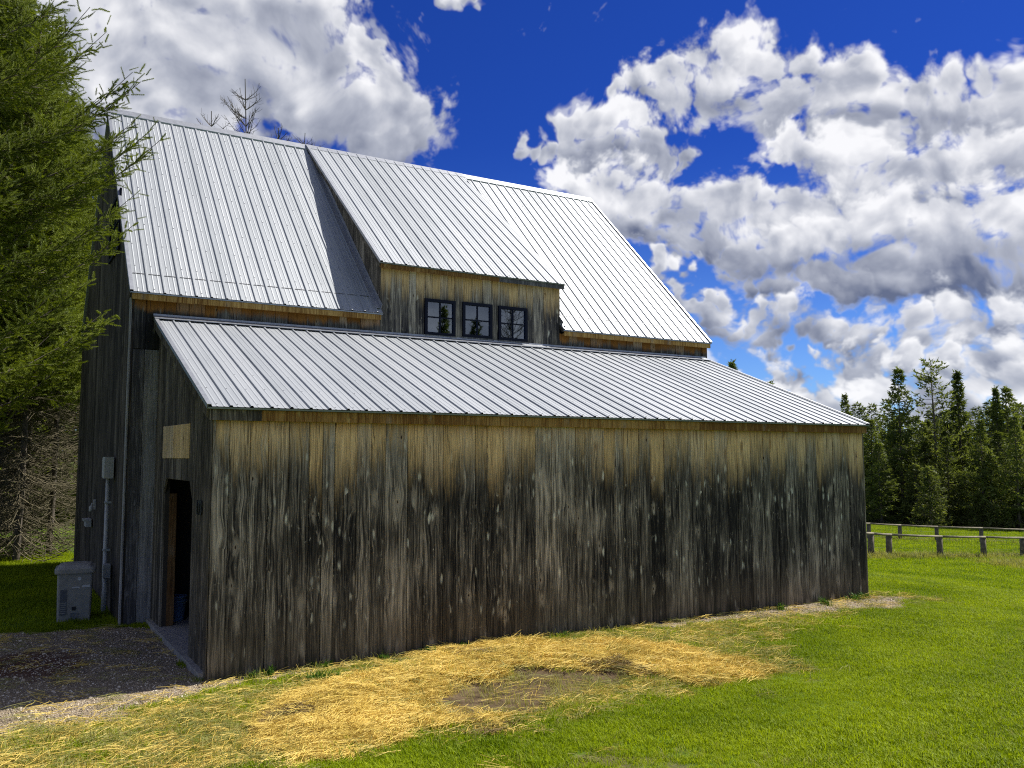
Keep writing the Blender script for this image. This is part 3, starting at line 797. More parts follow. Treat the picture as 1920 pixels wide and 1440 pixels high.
dorm = slab('dormer_roof', DX0 + .012, DX1 - .012, ME_Y + .02, DZ + .014, RY - .02, RZ - .004, .05, M_DECK, barn)
lay_roof(dorm, DX0, DX1, ME_Y, DZ, RY - .03, RZ + .012)
screws(dorm, DX0 + .03, DX1, ME_Y, DZ, RY, RZ)
rear = slab('rear_roof', XR0 + .01, XR1 - .01, 2 * RY - ME_Y, ME_Z, RY + .01, RZ - .01, .05, M_ROOF, barn)
# eave lap line across the main roof sheets
for rp, xa_, xb_ in ((main_l, XR0, DX0 - .03), (main_r, DX1 + .03, XR1)):
    d = Vector((0, RY - ME_Y, RZ - ME_Z)).normalized(); nrm = Vector((0, -d.z, d.y)); xx = xa_ + .03
    while xx < xb_ - .1:
        c = Vector((xx + .03, ME_Y, ME_Z)) + d * .47 + nrm * .0025; e = Vector((min(PITCH - .062, xb_ - xx - .04), 0, 0))
        V = [c, c + e, c + e + d * .011, c + d * .011]; V += [v + nrm * .006 for v in V]
        MB().add(V, [(4, 5, 6, 7), (0, 1, 5, 4), (2, 3, 7, 6), (1, 2, 6, 5), (3, 0, 4, 7)]).build('lap_strip', M_SCREW, rp)
        xx += PITCH
# ridge cap
V = []
for x_ in (XR0 - .01, XR1 + .01):
    V += [(x_, RY - .14, RZ - .10), (x_, RY, RZ + .045), (x_, RY + .14, RZ - .10), (x_, RY + .135, RZ - .125), (x_, RY, RZ + .028), (x_, RY - .135, RZ - .125)]
F = [(i, (i + 1) % 6, 6 + (i + 1) % 6, 6 + i) for i in range(6)] + [tuple(range(6)), tuple(range(11, 5, -1))]
rc = MB().add(V, F).build('ridge_cap', M_TRIM, barn); fix_normals(rc)
# raise the cap over the dormer (its sheets come in flatter)
V = []
for x_ in (DX0 - .01, DX1 + .01):
    V += [(x_, RY - .17, RZ - .088), (x_, RY + .004, RZ + .054), (x_, RY + .02, RZ + .052), (x_, RY + .01, RZ + .03), (x_, RY, RZ + .036), (x_, RY - .165, RZ - .098)]
fix_normals(MB().add(V, F).build('ridge_cap', M_TRIM, barn))


def strip3(name, p0, p1, wdir, ww, tdir, tt, mat, parent):
    """a straight bar from p0 to p1 with width along wdir and thickness along tdir"""
    p0, p1 = Vector(p0), Vector(p1); a = Vector(wdir).normalized() * ww; b = Vector(tdir).normalized() * tt
    V = [p0, p0 + a, p0 + a + b, p0 + b, p1, p1 + a, p1 + a + b, p1 + b]
    return fix_normals(MB().add(V, [(0, 1, 2, 3), (7, 6, 5, 4), (0, 4, 5, 1), (1, 5, 6, 2), (2, 6, 7, 3), (3, 7, 4, 0)]).build(name, mat, parent))


# rake trims and barge boards
for (xe, sgn, y0, z0, y1, z1) in ((LX0, -1, EY, EZ, D1 - .03, FZ), (LX1, 1, EY, EZ, D1 - .03, FZ), (XR0, -1, ME_Y, ME_Z, RY, RZ), (XR1, 1, ME_Y, ME_Z, RY, RZ), (DX0, -1, ME_Y, DZ, RY - .03, RZ + .01)):
    d = Vector((0, y1 - y0, z1 - z0)).normalized(); nrm = Vector((0, -d.z, d.y))
    o = Vector((xe, y0, z0))
    strip3('rake_trim', o + nrm * .022 - X * sgn * .045, Vector((xe, y1, z1)) + nrm * .022 - X * sgn * .045, X * sgn, .053, nrm, .004, M_TRIM, barn)
    strip3('rake_trim', o + nrm * .0215 + X * sgn * .004, Vector((xe, y1, z1)) + nrm * .0215 + X * sgn * .004, X * sgn, .004, -nrm, .045, M_TRIM, barn)
    strip3('barge_board', o - nrm * .026 - X * sgn * .025 + d * .03, Vector((xe, y1, z1)) - nrm * .026 - X * sgn * .025, X * sgn, .024, -nrm, .11 if xe != DX0 else .07, W_END, barn)
# drip edges and fascias
MB().box(LX0, LX1, EY - .006, EY + .03, EZ - .026, EZ - .0075).build('drip_edge', M_DRIP, barn)
for a, b, mt in ((LX0 + .03, .52, W_END), (.523, 3.4, W_FASCIA), (3.403, 7.2, W_FASCIA), (7.203, LX1 - .03, W_FASCIA)):
    MB().box(a, b, -.055, -.018, EZ - .150, EZ - .028).build('fascia', mt, barn)
MB().box(.0, L, -.017, .0, 2.925, EZ - .03).build('frieze_board', W_FASCIA, barn)
for a, b in ((XR0, DX0 + .05), (DX1 - .05, XR1)):
    MB().box(a, b, ME_Y - .006, ME_Y + .03, ME_Z - .026, ME_Z - .0075).build('drip_edge', M_TRIM, barn)
    MB().box(a + .03, b - .02, ME_Y + .012, ME_Y + .04, ME_Z - .115, ME_Z - .028).build('fascia', W_FASCIA, barn)
    MB().box(a + .03, b - .02, ME_Y + .042, D1 - .004, ME_Z - .085, ME_Z - .068).build('soffit', W_FASCIA, barn)
MB().box(DX0, DX1, ME_Y - .006, ME_Y + .03, DZ - .024, DZ - .0075).build('drip_edge', M_DRIP, barn)
for a, b, mt in ((DX0 + .02, 5.9, W_FASCIA), (5.903, DX1 - .02, W_GREY)):
    MB().box(a, b, ME_Y + .012, ME_Y + .04, DZ - .10, DZ - .027).build('fascia', mt, barn)
MB().box(DX0 + .03, DX1 - .03, ME_Y + .042, D1 - .004, DZ - .06, DZ - .044).build('soffit', W_FASCIA, barn)
# flashing where the lean-to roof meets the main wall
V = []
for x_ in (LX0 - .01, LX1 - .06):
    V += [(x_, D1 - .006, FZ + .07), (x_, D1 - .030, FZ + .07), (x_, D1 - .034, FZ + .042), (x_, D1 - .17, FZ - .010), (x_, D1 - .172, FZ - .022), (x_, D1 - .006, FZ + .02)]
fl = MB().add(V, F).build('wall_flashing', M_TRIM, barn); fix_normals(fl)
# dormer cheeks: vertical boards between the two roof slopes, with flashing along the foot
for xc, nd, nm in ((DX0 + .06, -X, 'dormer_cheek'), (DX1 - .06, X, 'dormer_cheek')):
    def zlo(y): return ME_Z + (y - ME_Y) * (RZ - ME_Z) / (RY - ME_Y) + .0
    def zhi(y): return DZ + (y - ME_Y) * (RZ + .01 - DZ) / (RY - ME_Y) - .045
    yend = RY - .35
    bk = fix_normals(plank(MB(), [(D1, zlo(D1) - .05), (yend, zlo(yend) - .02), (yend, zhi(yend)), (D1, zhi(D1) - .02)], (xc - nd.x * .04, 0, 0), Y, Z, nd, .03).build(nm, M_DECK, barn))
    for a, b in spans(D1 - .0, yend, .13, .22, random.Random(31)):
        if zhi(b) - zlo(b) < .03: continue
        board(bk, [(a + .002, zlo(a) - .03), (b - .002, zlo(b) - .03), (b - .002, zhi(b)), (a + .002, zhi(a))], (xc - nd.x * .01, 0, 0), Y, nd, W_END, thick=.018)
    d = Vector((0, RY - ME_Y, RZ - ME_Z)).normalized(); nrm = Vector((0, -d.z, d.y))
    p0 = Vector((xc + nd.x * .012, D1 - .05, zlo(D1 - .05))); p1 = Vector((xc + nd.x * .012, RY - .3, zlo(RY - .3)))
    strip3('cheek_flashing', p0 + nrm * .021, p1 + nrm * .021, nd, .11, nrm, .004, M_TRIM, barn)
    strip3('cheek_flashing', p0 + nrm * .026, p1 + nrm * .026, nd, .004, nrm, .075, M_TRIM, barn)

# ------------------------------------------------------------------ things on and by the barn
# house number on the end wall
hn = thing('house_number', 'black house number 173 on the grey end wall beside the doorway', 'house number', (-.0, .6, 1.84))
for k, ch in enumerate('173'):
    cu = bpy.data.curves.new('digit', 'FONT'); cu.body = ch; cu.size = .23; cu.extrude = .004; cu.align_x = 'CENTER'; cu.align_y = 'CENTER'; cu.offset = .004
    to = bpy.data.objects.new('digit', cu); COL.objects.link(to)
    bpy.context.view_layer.update()
    me = bpy.data.meshes.new_from_object(to.evaluated_get(bpy.context.evaluated_depsgraph_get()))
    bpy.data.objects.remove(to); me.materials.clear(); me.materials.append(M_BLACK)
    link('digit', me, hn, (-.009, .105 - .105 * k, 0), (R(90), 0, R(-90)))

# electrical conduit on the gable
ec = thing('electrical_conduit', 'grey electrical conduit with box running down the shaded gable wall', 'conduit', (XA - .03, 5.35, 0))
MB().box(-.13, 0, -.17, .17, 2.10, 2.44).build('meter_box', M_CONC, ec)
MB().box(-.137, -.131, -.155, .155, 2.115, 2.425).build('box_cover', M_CONC, ec)
MB().tube([(-.06, 0, 2.10), (-.06, 0, .5), (-.06, -.04, .32), (-.075, -.10, -.02)], .033, 10).build('pipe', M_CONC, ec, True)
MB().tube([(-.055, -.10, .62), (-.06, -.16, .30), (-.075, -.22, -.02)], .030, 10).build('pipe', M_CONC, ec, True)
MB().box(-.10, 0, -.20, -.05, .54, .75).build('junction_box', M_CONC, ec)
for zz in (1.7, .95): MB().box(-.10, .0, -.045, .045, zz, zz + .03).build('pipe_strap', M_TRIM, ec)
# lamp and outlet further along
wl = thing('wall_lamp', 'small grey wall lamp on the dark gable above the outlet box', 'lamp', (XA - .03, 7.75, 1.50))
MB().box(-.03, 0, -.05, .05, -.02, .16).build('back_plate', M_CONC, wl)
MB().tube([(-.03, 0, .08), (-.06, 0, .09), (-.07, 0, .05)], .012, 8).build('arm', M_CONC, wl)
MB().lathe([(.015, .05), (.032, .035), (.036, -.05), (.030, -.055), (.0, -.05)], 12, -.07, 0).build('lamp_shade', M_CONC, wl, True)
oc = thing('outlet_box', 'pale grey outlet cover on the dark gable behind the bin', 'outlet', (XA - .03, 8.55, 1.12))
MB().box(-.09, 0, -.19, .19, 0, .10).build('body', M_CONC, oc)
MB().add([(-.13, -.2, .145), (0, -.2, .15), (0, .2, .15), (-.13, .2, .145), (-.12, -.2, .10), (0, -.2, .102), (0, .2, .102), (-.12, .2, .10)], [(0, 1, 2, 3), (4, 7, 6, 5), (0, 4, 5, 1), (1, 5, 6, 2), (2, 6, 7, 3), (3, 7, 4, 0)]).build('flip_cover', M_CONC, oc)


def rrect(hx, hy, rad, n=4):
    out = []
    for cx, cy, a0 in ((hx - rad, hy - rad, 0), (-hx + rad, hy - rad, 90), (-hx + rad, -hy + rad, 180), (hx - rad, -hy + rad, 270)):
        for k in range(n + 1):
            t = R(a0 + 90 * k / n); out.append((cx + rad * math.cos(t), cy + rad * math.sin(t)))
    return out


def rings(mb, lst):
    """stack of closed outlines: (outline, z)"""
    n = len(lst[0][0]); V = [(p[0], p[1], z) for o_, z in lst for p in o_]
    Fq = [(i * n + k, i * n + (k + 1) % n, (i + 1) * n + (k + 1) % n, (i + 1) * n + k) for i in range(len(lst) - 1) for k in range(n)]
    Fq += [tuple(range(n - 1, -1, -1)), tuple((len(lst) - 1) * n + k for k in range(n))]
    return mb.add(V, Fq)


# grey lidded bin by the gable
gb = thing('storage_bin', 'grey plastic bin with overhanging lid standing by the shaded gable', 'bin', (-.925, 4.90, float(H(-.9, 4.9))), rot=(0, 0, R(-6)))
rings(MB(), [(rrect(.225, .24, .03), .0), (rrect(.235, .25, .035), .40), (rrect(.24, .255, .035), .715)]).build('body', M_BIN, gb)
lid = rings(MB(), [(rrect(.272, .29, .07), .70), (rrect(.278, .296, .07), .715), (rrect(.278, .296, .07), .765), (rrect(.262, .28, .07), .785), (rrect(.25, .268, .07), .782), (rrect(.205, .222, .07), .825), (rrect(.14, .155, .06), .838)]).build('lid', M_BIN, gb)
MB().box(-.05, .05, -.02, .02, .836, .852).build('lid_handle', M_BIN, lid)
MB().box(-.19, -.10, -.2555, -.246, .10, .47).build('recessed_panel', M_BIND if False else plain('bin_panel', (.09, .10, .12), .6), gb)
for k in range(6): MB().box(-.18, -.11, -.2575, -.2558, .12 + k * .03, .132 + k * .03).build('vent_slat', M_BIN, gb)
for k in range(4): MB().box(-.05, .07, -.250, -.2405, .045 + k * .022, .055 + k * .022).build('vent_slat', plain('bin_slat', (.11, .125, .145), .6), gb)
MB().box(-.03, .025, -.2525, -.240, .16, .215).build('socket', M_BIND, gb)
MB().lathe([(.0, 0), (.028, 0), (.028, .006), (.0, .006)], 14).build('badge', M_MARK, gb, loc=(.06, -.2535, .625), rot=(R(90), 0, 0))
MB().box(-.04, .065, -.2565, -.246, .487, .505).build('printed_mark', M_MARK, gb)
MB().box(.10, .205, -.2568, -.246, .493, .525).build('printed_mark', M_MARK, gb)

# blue bucket just inside the doorway
bk = thing('bucket', 'blue plastic bucket standing on the slab inside the dark doorway', 'bucket', (.27, 3.48, .075))
MB().lathe([(.0, .0), (.125, .0), (.13, .02), (.155, .34), (.165, .34), (.165, .36), (.15, .36), (.128, .03), (0, .03)], 22).build('body', M_BLUE, bk, True)
MB().lathe([(.158, .285), (.170, .288), (.170, .30), (.158, .303)], 22).build('rim_band', M_BLUE, bk, True)
MB().tube([(.17 * math.cos(a), -.03 - .10 * math.sin(a), .30 - .05 * math.sin(a)) for a in np.linspace(0, math.pi, 9)], .004, 6).build('handle', M_CONC, bk, True)


# ------------------------------------------------------------------ scatter helper (stuff and needles only)
HIDDEN = {}
def variants(key, meshes):
    c = bpy.data.collections.new(key)
    for i, me in enumerate(meshes): c.objects.link(bpy.data.objects.new(f'{key}_{i:02d}', me))
    HIDDEN[key] = c
    return c


def scatter_tree(key):
    g = bpy.data.node_groups.new('scatter_' + key, 'GeometryNodeTree')
    g.interface.new_socket('Geometry', in_out='INPUT', socket_type='NodeSocketGeometry')
    g.interface.new_socket('Geometry', in_out='OUTPUT', socket_type='NodeSocketGeometry')
    N = g.nodes; Lk = g.links
    gi = N.new('NodeGroupInput'); go = N.new('NodeGroupOutput')
    ci = N.new('GeometryNodeCollectionInfo'); ci.inputs['Collection'].default_value = HIDDEN[key]; ci.inputs['Separate Children'].default_value = True; ci.inputs['Reset Children'].default_value = True
    ip = N.new('GeometryNodeInstanceOnPoints'); ip.inputs['Pick Instance'].default_value = True
    def attr(nm, dt):
        a = N.new('GeometryNodeInputNamedAttribute'); a.data_type = dt; a.inputs['Name'].default_value = nm; return a.outputs['Attribute']
    Lk.new(gi.outputs[0], ip.inputs['Points']); Lk.new(ci.outputs[0], ip.inputs['Instance'])
    Lk.new(attr('idx', 'INT'), ip.inputs['Instance Index']); Lk.new(attr('rot', 'FLOAT_VECTOR'), ip.inputs['Rotation']); Lk.new(attr('scl', 'FLOAT_VECTOR'), ip.inputs['Scale'])
    Lk.new(ip.outputs[0], go.inputs[0])
    return g


def scatter(name, key, P, rot, scl, idx, parent=None):
    me = bpy.data.meshes.new(name); P = np.asarray(P, np.float32)
    me.vertices.add(len(P)); me.vertices.foreach_set('co', P.ravel())
    a = me.attributes.new('rot', 'FLOAT_VECTOR', 'POINT'); a.data.foreach_set('vector', np.asarray(rot, np.float32).ravel())
    scl = np.asarray(scl, np.float32)
    if scl.ndim == 1: scl = np.repeat(scl[:, None], 3, 1)
    a = me.attributes.new('scl', 'FLOAT_VECTOR', 'POINT'); a.data.foreach_set('vector', scl.ravel())
    a = me.attributes.new('idx', 'INT', 'POINT'); a.data.foreach_set('value', np.asarray(idx, np.int32))
    o = link(name, me, parent)
    md = o.modifiers.new('scatter', 'NODES')
    if 'tree_' + key not in HIDDEN: HIDDEN['tree_' + key] = scatter_tree(key)
    md.node_group = HIDDEN['tree_' + key]
    return o


# ------------------------------------------------------------------ foliage materials
def leaf_mat(name, lo, hi, trans=.35, rough=.6, pos_scale=0.0):
    m, t = new_mat(name)
    r = t.n('ShaderNodeObjectInfo').outputs['Random']
    P = t.n('ShaderNodeNewGeometry').outputs['Position']
    k = t.noise(P, 1.1 if not pos_scale else pos_scale, 3, .6)
    isl = t.n('ShaderNodeNewGeometry').outputs['Random Per Island']
    v = t.m('ADD', t.m('MULTIPLY', r, .30), t.m('ADD', t.m('MULTIPLY', t.mr(k, .3, .7), .38), t.m('MULTIPLY', isl, .32)))
    c = t.mix(v, lo, hi)
    d = principled(t, c, rough, spec=.12)
    tr = t.n('ShaderNodeBsdfTranslucent', {'Color': t.mix(1.0, c, (1.5, 1.5, .6), 'MULTIPLY')}).outputs[0]
    finish(t, t.n('ShaderNodeMixShader', {0: trans, 1: d, 2: tr}).outputs[0]); return m


M_GRASS = leaf_mat('lawn_grass', (.058, .124, .002), (.365, .435, .012), .35, pos_scale=.5)
M_DRY = leaf_mat('dry_grass', (.16, .19, .04), (.44, .40, .15), .3)
M_STRAW = leaf_mat('golden_straw', (.42, .30, .045), (.94, .73, .21), .15, .5)
M_STRAWB = leaf_mat('brown_straw', (.13, .085, .03), (.33, .24, .09), .15, .6)
M_WEED = leaf_mat('weed_leaf', (.035, .085, .012), (.07, .15, .02), .3)
M_NEEDLE = leaf_mat('spruce_needles', (.022, .044, .007), (.250, .300, .026), .25, pos_scale=.9)
M_NEEDLE_D = leaf_mat('forest_needles', (.028, .046, .012), (.200, .235, .062), .4, pos_scale=.35)
M_NEEDLE_P = leaf_mat('pine_needles', (.040, .058, .018), (.19, .22, .07), .4, pos_scale=.35)
M_LIGHTG = leaf_mat('young_conifer_needles', (.055, .08, .014), (.18, .20, .045), .35, pos_scale=.4)
M_BARK = plain('grey_brown_bark', (.115, .095, .075), .95, nz=.35, scale=9)
M_TWIG = plain('pale_dead_twig', (.115, .098, .055), .95, nz=.3, scale=4)
M_LARCH = plain('larch_bark', (.09, .08, .07), .95, nz=.3, scale=5)
M_POST = plain('weathered_post', (.15, .125, .095), .95, nz=.35, scale=6)
M_RAIL = plain('pale_weathered_rail', (.20, .175, .125), .95, nz=.3, scale=4)


# ------------------------------------------------------------------ conifers
def tubes_np(paths, radii, n=4):
    """many tapered tubes in one array; each path (k,3) array, radii (k,)"""
    V = []; F = []; b = 0
    for P, rr in zip(paths, radii):
        k = len(P); d = np.gradient(P, axis=0); d /= np.linalg.norm(d, axis=1)[:, None] + 1e-9
        ref = np.where(np.abs(d[:, 2:3]) > .9, np.array([[1., 0, 0]]), np.array([[0, 0, 1.]]))
        a = np.cross(d, ref); a /= np.linalg.norm(a, axis=1)[:, None] + 1e-9; c = np.cross(d, a)
        t = np.arange(n) * 2 * np.pi / n
        ring = P[:, None] + rr[:, None, None] * (a[:, None] * np.cos(t)[None, :, None] + c[:, None] * np.sin(t)[None, :, None])
        V.append(ring.reshape(-1, 3))
        i = np.arange(k - 1)[:, None] * n; q = np.arange(n)[None]; q2 = (q + 1) % n
        F.append(np.stack([i + q, i + q2, i + n + q2, i + n + q], -1).reshape(-1, 4) + b); b += k * n
    return np.concatenate(V), np.concatenate(F)


def conifer(rng, height, radius, base, whorl=.36, per=6, droop=.22, lift=.5, taper=.85, irregular=.25, sec=.13, sec_len=.42, dead_below=0.0, secondary=True, tip=.16, prof=None, boughs=(), thick=.012, flat=1.0, tert=False):
    """skeleton of a spruce-like tree: trunk, branch paths, side shoots (start, direction, length, is_dead)"""
    trunk = np.stack([np.array([.06 * math.sin(z * .5), .06 * math.cos(z * .37), z]) for z in np.linspace(-.25, height, 14)])
    tr = thick * height * (1 - np.linspace(0, .97, 14)) + .012
    paths = []; rads = []; shoots = []
    z = max(base, .4); pend = sorted(boughs)
    while z < height * .985:
        f = (z - base) / (height - base)
        own = []
        while pend and pend[0][0] <= z: own.append(pend.pop(0))
        nk = per + rng.integers(-1, 2)
        for k in range(-len(own), nk):
            if k >= 0 and rng.random() < irregular * .35: continue
            az = rng.uniform(0, 2 * np.pi)
            Lb = radius * max(.03, (1 - f)) ** taper * rng.uniform(1 - irregular, 1.05)
            if f < .12: Lb *= .75 + f * 2
            if prof is not None: Lb *= prof(z)
            el = lift * (f ** 1.2) - droop * (1 - f)
            if k < 0: az, Lb, el = own[k][1], own[k][2], own[k][3]
            ns = max(4, int(Lb / .45) + 3); s = np.linspace(0, 1, ns)
            hor = Lb * s; ver = Lb * (el * s - .16 * np.sin(np.pi * s) * (1 - f) + tip * s ** 3)
            bend = rng.uniform(-.25, .25) * s ** 2
            P = np.stack([hor * np.cos(az + bend), hor * np.sin(az + bend), z + rng.uniform(-.12, .12) * min(1, flat * 1.4) + ver], -1)
            rb_ = (.007 * Lb + .006) * (1 - .85 * s)
            paths.append(P); rads.append(rb_)
            dead = z < dead_below
            if not secondary: continue
            n2 = max(3, int(Lb / sec))
            for i in range(n2):
                u = (i + rng.random()) / n2
                if u < .14: continue
                q = u * (ns - 1); i0 = min(int(q), ns - 2); fr = q - i0
                st = P[i0] * (1 - fr) + P[i0 + 1] * fr; d = P[i0 + 1] - P[i0]; d = d / np.linalg.norm(d)
                side = np.cross(d, [0, 0, 1.]); side /= np.linalg.norm(side) + 1e-9
                sg = 1 if i % 2 else -1
                dv = d * rng.uniform(.55, 1.1) + side * sg * rng.uniform(.55, 1.1) + np.array([0, 0, rng.uniform(-.38, .18) * flat])
                dv /= np.linalg.norm(dv)
                l2 = (sec_len * Lb * (1 - u) * rng.uniform(.45, 1.0) + .14 + .06 * rng.random())
                shoots.append((st, dv, min(l2, 1.3), dead, u))
            shoots.append((P[-2], (P[-1] - P[-2]) / np.linalg.norm(P[-1] - P[-2]), .25, dead, 1.0))
        z += whorl * rng.uniform(.7, 1.3) * (1 - .45 * f)
    if tert:
        extra = []
        for st, dv, l2, dead, u in shoots:
            if l2 < .22: continue
            side = np.cross(dv, [0, 0, 1.]); side /= np.linalg.norm(side) + 1e-9
            for i, fr in enumerate((.25, .45, .65, .85)):
                d3 = dv * .8 + side * (1 if i % 2 else -1) * rng.uniform(.5, .9) + np.array([0, 0, rng.uniform(-.15, .2)]); d3 /= np.linalg.norm(d3)
                extra.append((st + dv * l2 * fr, d3, l2 * (.42 - .2 * fr) + .07, dead, u))
        shoots += extra
    shoots.append((np.array([trunk[-1, 0], trunk[-1, 1], height - .3]), np.array([0, 0, 1.]), .5, False, 1.0))
    return trunk, tr, paths, rads, shoots


def sprig_mesh(seed, length, n, nl, nw, mat, stem=.004):
    """a shoot along +z, needles all round"""
    rg = np.random.default_rng(seed); V = []; F = []
    st = [(stem, 0, 0), (-stem * .5, stem * .87, 0), (-stem * .5, -stem * .87, 0), (0, 0, length)]
    V += st; F += [(0, 1, 3), (1, 2, 3), (2, 0, 3)]
    for i in range(n):
        z = length * (i + .5) / n; az = i * 2.4 + rg.uniform(-.4, .4); ln = nl * rg.uniform(.75, 1.15) * (1 - .35 * z / length)
        out = np.array([math.cos(az), math.sin(az), 0]); d = out * .80 + np.array([0, 0, .62]); side = np.array([-math.sin(az), math.cos(az), 0]) * nw * .5
        p = np.array([0, 0, z]); b = len(V)
        V += [tuple(p - side), tuple(p + side), tuple(p + d * ln)]; F.append((b, b + 1, b + 2))
    return mesh_np('sprig', V, F, [mat])


variants('hero_sprig', [sprig_mesh(i, .13, 46, .028, .0085, M_NEEDLE) for i in range(4)])
variants('mid_sprig', [sprig_mesh(i + 9, .26, 30, .065, .018, M_NEEDLE) for i in range(3)])


def euler_of(D):
    th = np.arccos(np.clip(D[:, 2], -1, 1)); ph = np.arctan2(D[:, 1], D[:, 0])
    return np.stack([np.zeros(len(D)), th, ph], -1)


def sprig_points(rng, shoots, spacing, jit=.35):
    P = []; D = []
    for st, dv, l2, dead, u in shoots:
        if dead: continue
        k = max(1, int(l2 / spacing))
        for i in range(k):
            s = (i + .5) / k * l2
            d = dv + rng.normal(0, jit, 3) + np.array([0, 0, -.05]); d /= np.linalg.norm(d)
            P.append(st + dv * s + np.array([0, 0, -.18 * (s ** 2) + rng.normal(0, .01)])); D.append(d)
    return np.array(P), np.array(D)


def spruce(name, label, loc, height, radius, base, seed, key, spacing, sprig_scale, group=None, dead_below=0.0, twig_mat=None, cat='tree', clip=None, **kw):
    rng = np.random.default_rng(seed)
    trunk, tr, paths, rads, shoots = conifer(rng, height, radius, base, dead_below=dead_below, **kw)
    root = thing(name, label, cat, (loc[0], loc[1], float(H(loc[0], loc[1])) - .05), group)
    V, F = tubes_np([trunk], [tr], 9); link('trunk', mesh_np('trunk', V, F, [M_BARK], True), root)
    tp = list(paths); rr = list(rads)
    for st, dv, l2, dead, u in shoots:
        if l2 > .22:
            tp.append(np.stack([st, st + dv * l2 * .5, st + dv * l2 + np.array([0, 0, -.18 * l2 ** 2])])); rr.append(np.array([.0055, .0045, .002]) * (1.4 if dead else 1))
    V, F = tubes_np(tp, rr, 3); link('branches', mesh_np('branches', V, F, [twig_mat or M_BARK]), root)
    if clip is not None: shoots = [q for q in shoots if rng.random() < clip(q[0])]
    P, D = sprig_points(rng, shoots, spacing)
    if len(P):
        o = scatter('crown', key, P, euler_of(D), sprig_scale * rng.uniform(.75, 1.25, len(P)), rng.integers(0, 3, len(P)), root)
        tag(o, kind='stuff')
    return root


# the big spruce whose boughs hang into the picture from the left
spruce('spruce_tree', 'large sunlit green spruce hanging in front of the barn roof at left', (-3.65, 1.5), 15.0, 3.0, 2.0, 101, 'hero_sprig', .075, 1.0, tert=True, whorl=.38, per=8, sec=.066, sec_len=.27, droop=.10, lift=.50, taper=.36, irregular=.45, tip=.30, flat=.45,
       prof=lambda z: float(np.interp(z, [2, 3.5, 5, 6.2, 7.2, 8.6, 12], [.72, .74, .80, .98, .82, .62, .6])),
       boughs=[(5.35, .05, 3.25, .02), (5.4, -.12, 3.1, .03), (5.5, .22, 3.0, .03), (5.75, -.02, 2.9, .03), (6.0, -.08, 2.95, .05), (6.15, .15, 2.85, .04), (6.4, .25, 2.5, .04), (6.5, -.25, 2.5, .04), (6.55, .02, 2.55, .04), (7.1, .1, 2.1, .06), (4.75, .12, 2.95, -.12), (4.8, -.05, 2.9, -.1), (4.7, .3, 2.7, -.1), (4.1, .3, 2.55, -.1), (3.6, .05, 2.75, -.14), (3.65, -.2, 2.6, -.15), (3.2, .15, 2.4, -.15)],
       clip=lambda q: (1.0 if q[0] > .3 else .3) * (1.0 if q[2] < 9.6 else .5))

# ------------------------------------------------------------------ fences
def fence(name, label, posts, ht, rail_r, extra_px=None):
    root = thing(name, label, 'fence', (posts[0][0], posts[0][1], 0))
    o = Vector(root.location); tops = []
    for k, (x_, y_) in enumerate(posts):
        zg = float(H(x_, y_)); rr = random.Random(k * 7 + len(posts))
        lean = rr.uniform(-.03, .03)
        p0 = Vector((x_, y_, zg - .2)) - o; p1 = Vector((x_ + lean, y_, zg + ht + rr.uniform(-.03, .03))) - o
        MB().tube([p0, p0.lerp(p1, .5), p1], [.15, .142, .135], 9).build('post', M_POST, root, True); tops.append(p1)
    for a, b in zip(tops[:-1], tops[1:]):
        mm = a.lerp(b, .5) + Vector((0, 0, -.015))
        q = Vector((0, 0, -.02)); 
        MB().tube([a + q + Vector((-.02, -.11, .04)), mm + q + Vector((0, -.11, .04)), b + q + Vector((.02, -.11, .04))], [rail_r, rail_r * .93, rail_r], 8).build('rail', M_RAIL, root, True)
    # wire netting below the rail
    wm = MB()
    for a, b in zip(tops[:-1], tops[1:]):
        for hh in (.12, .35, .6, .85):
            wm.tube([a + Vector((0, -.1, -hh)), b + Vector((0, -.1, -hh))], .0035, 3, False)
        n = int((b - a).length / .3)
        for i in range(n):
            p = a.lerp(b, (i + .5) / n) + Vector((0, -.1, 0)); wm.tube([p + Vector((0, 0, -.05)), p + Vector((0, 0, -1.0))], .003, 3, False)
    tag(wm.build('wire_netting', M_SCREW, root), kind='stuff')
    return root


fence('field_fence', 'nearer post and rail fence crossing the green field right of the barn', [(24.6, 14.6), (28.3, 15.05), (32.0, 15.5), (33.7, 15.79), (37.6, 15.82), (41.89, 16.2), (46.67, 16.84), (51.6, 17.5), (56.6, 18.2)], 1.08, .055)
fence('paddock_fence', 'farther rail fence below the dark trees across the field', [(43.9, 30.3), (47.1, 29.8), (50.3, 29.3), (53.09, 28.85), (56.26, 28.14), (60.49, 27.38), (64.86, 26.54), (69.3, 25.7), (73.8, 24.9)], 1.1, .06)

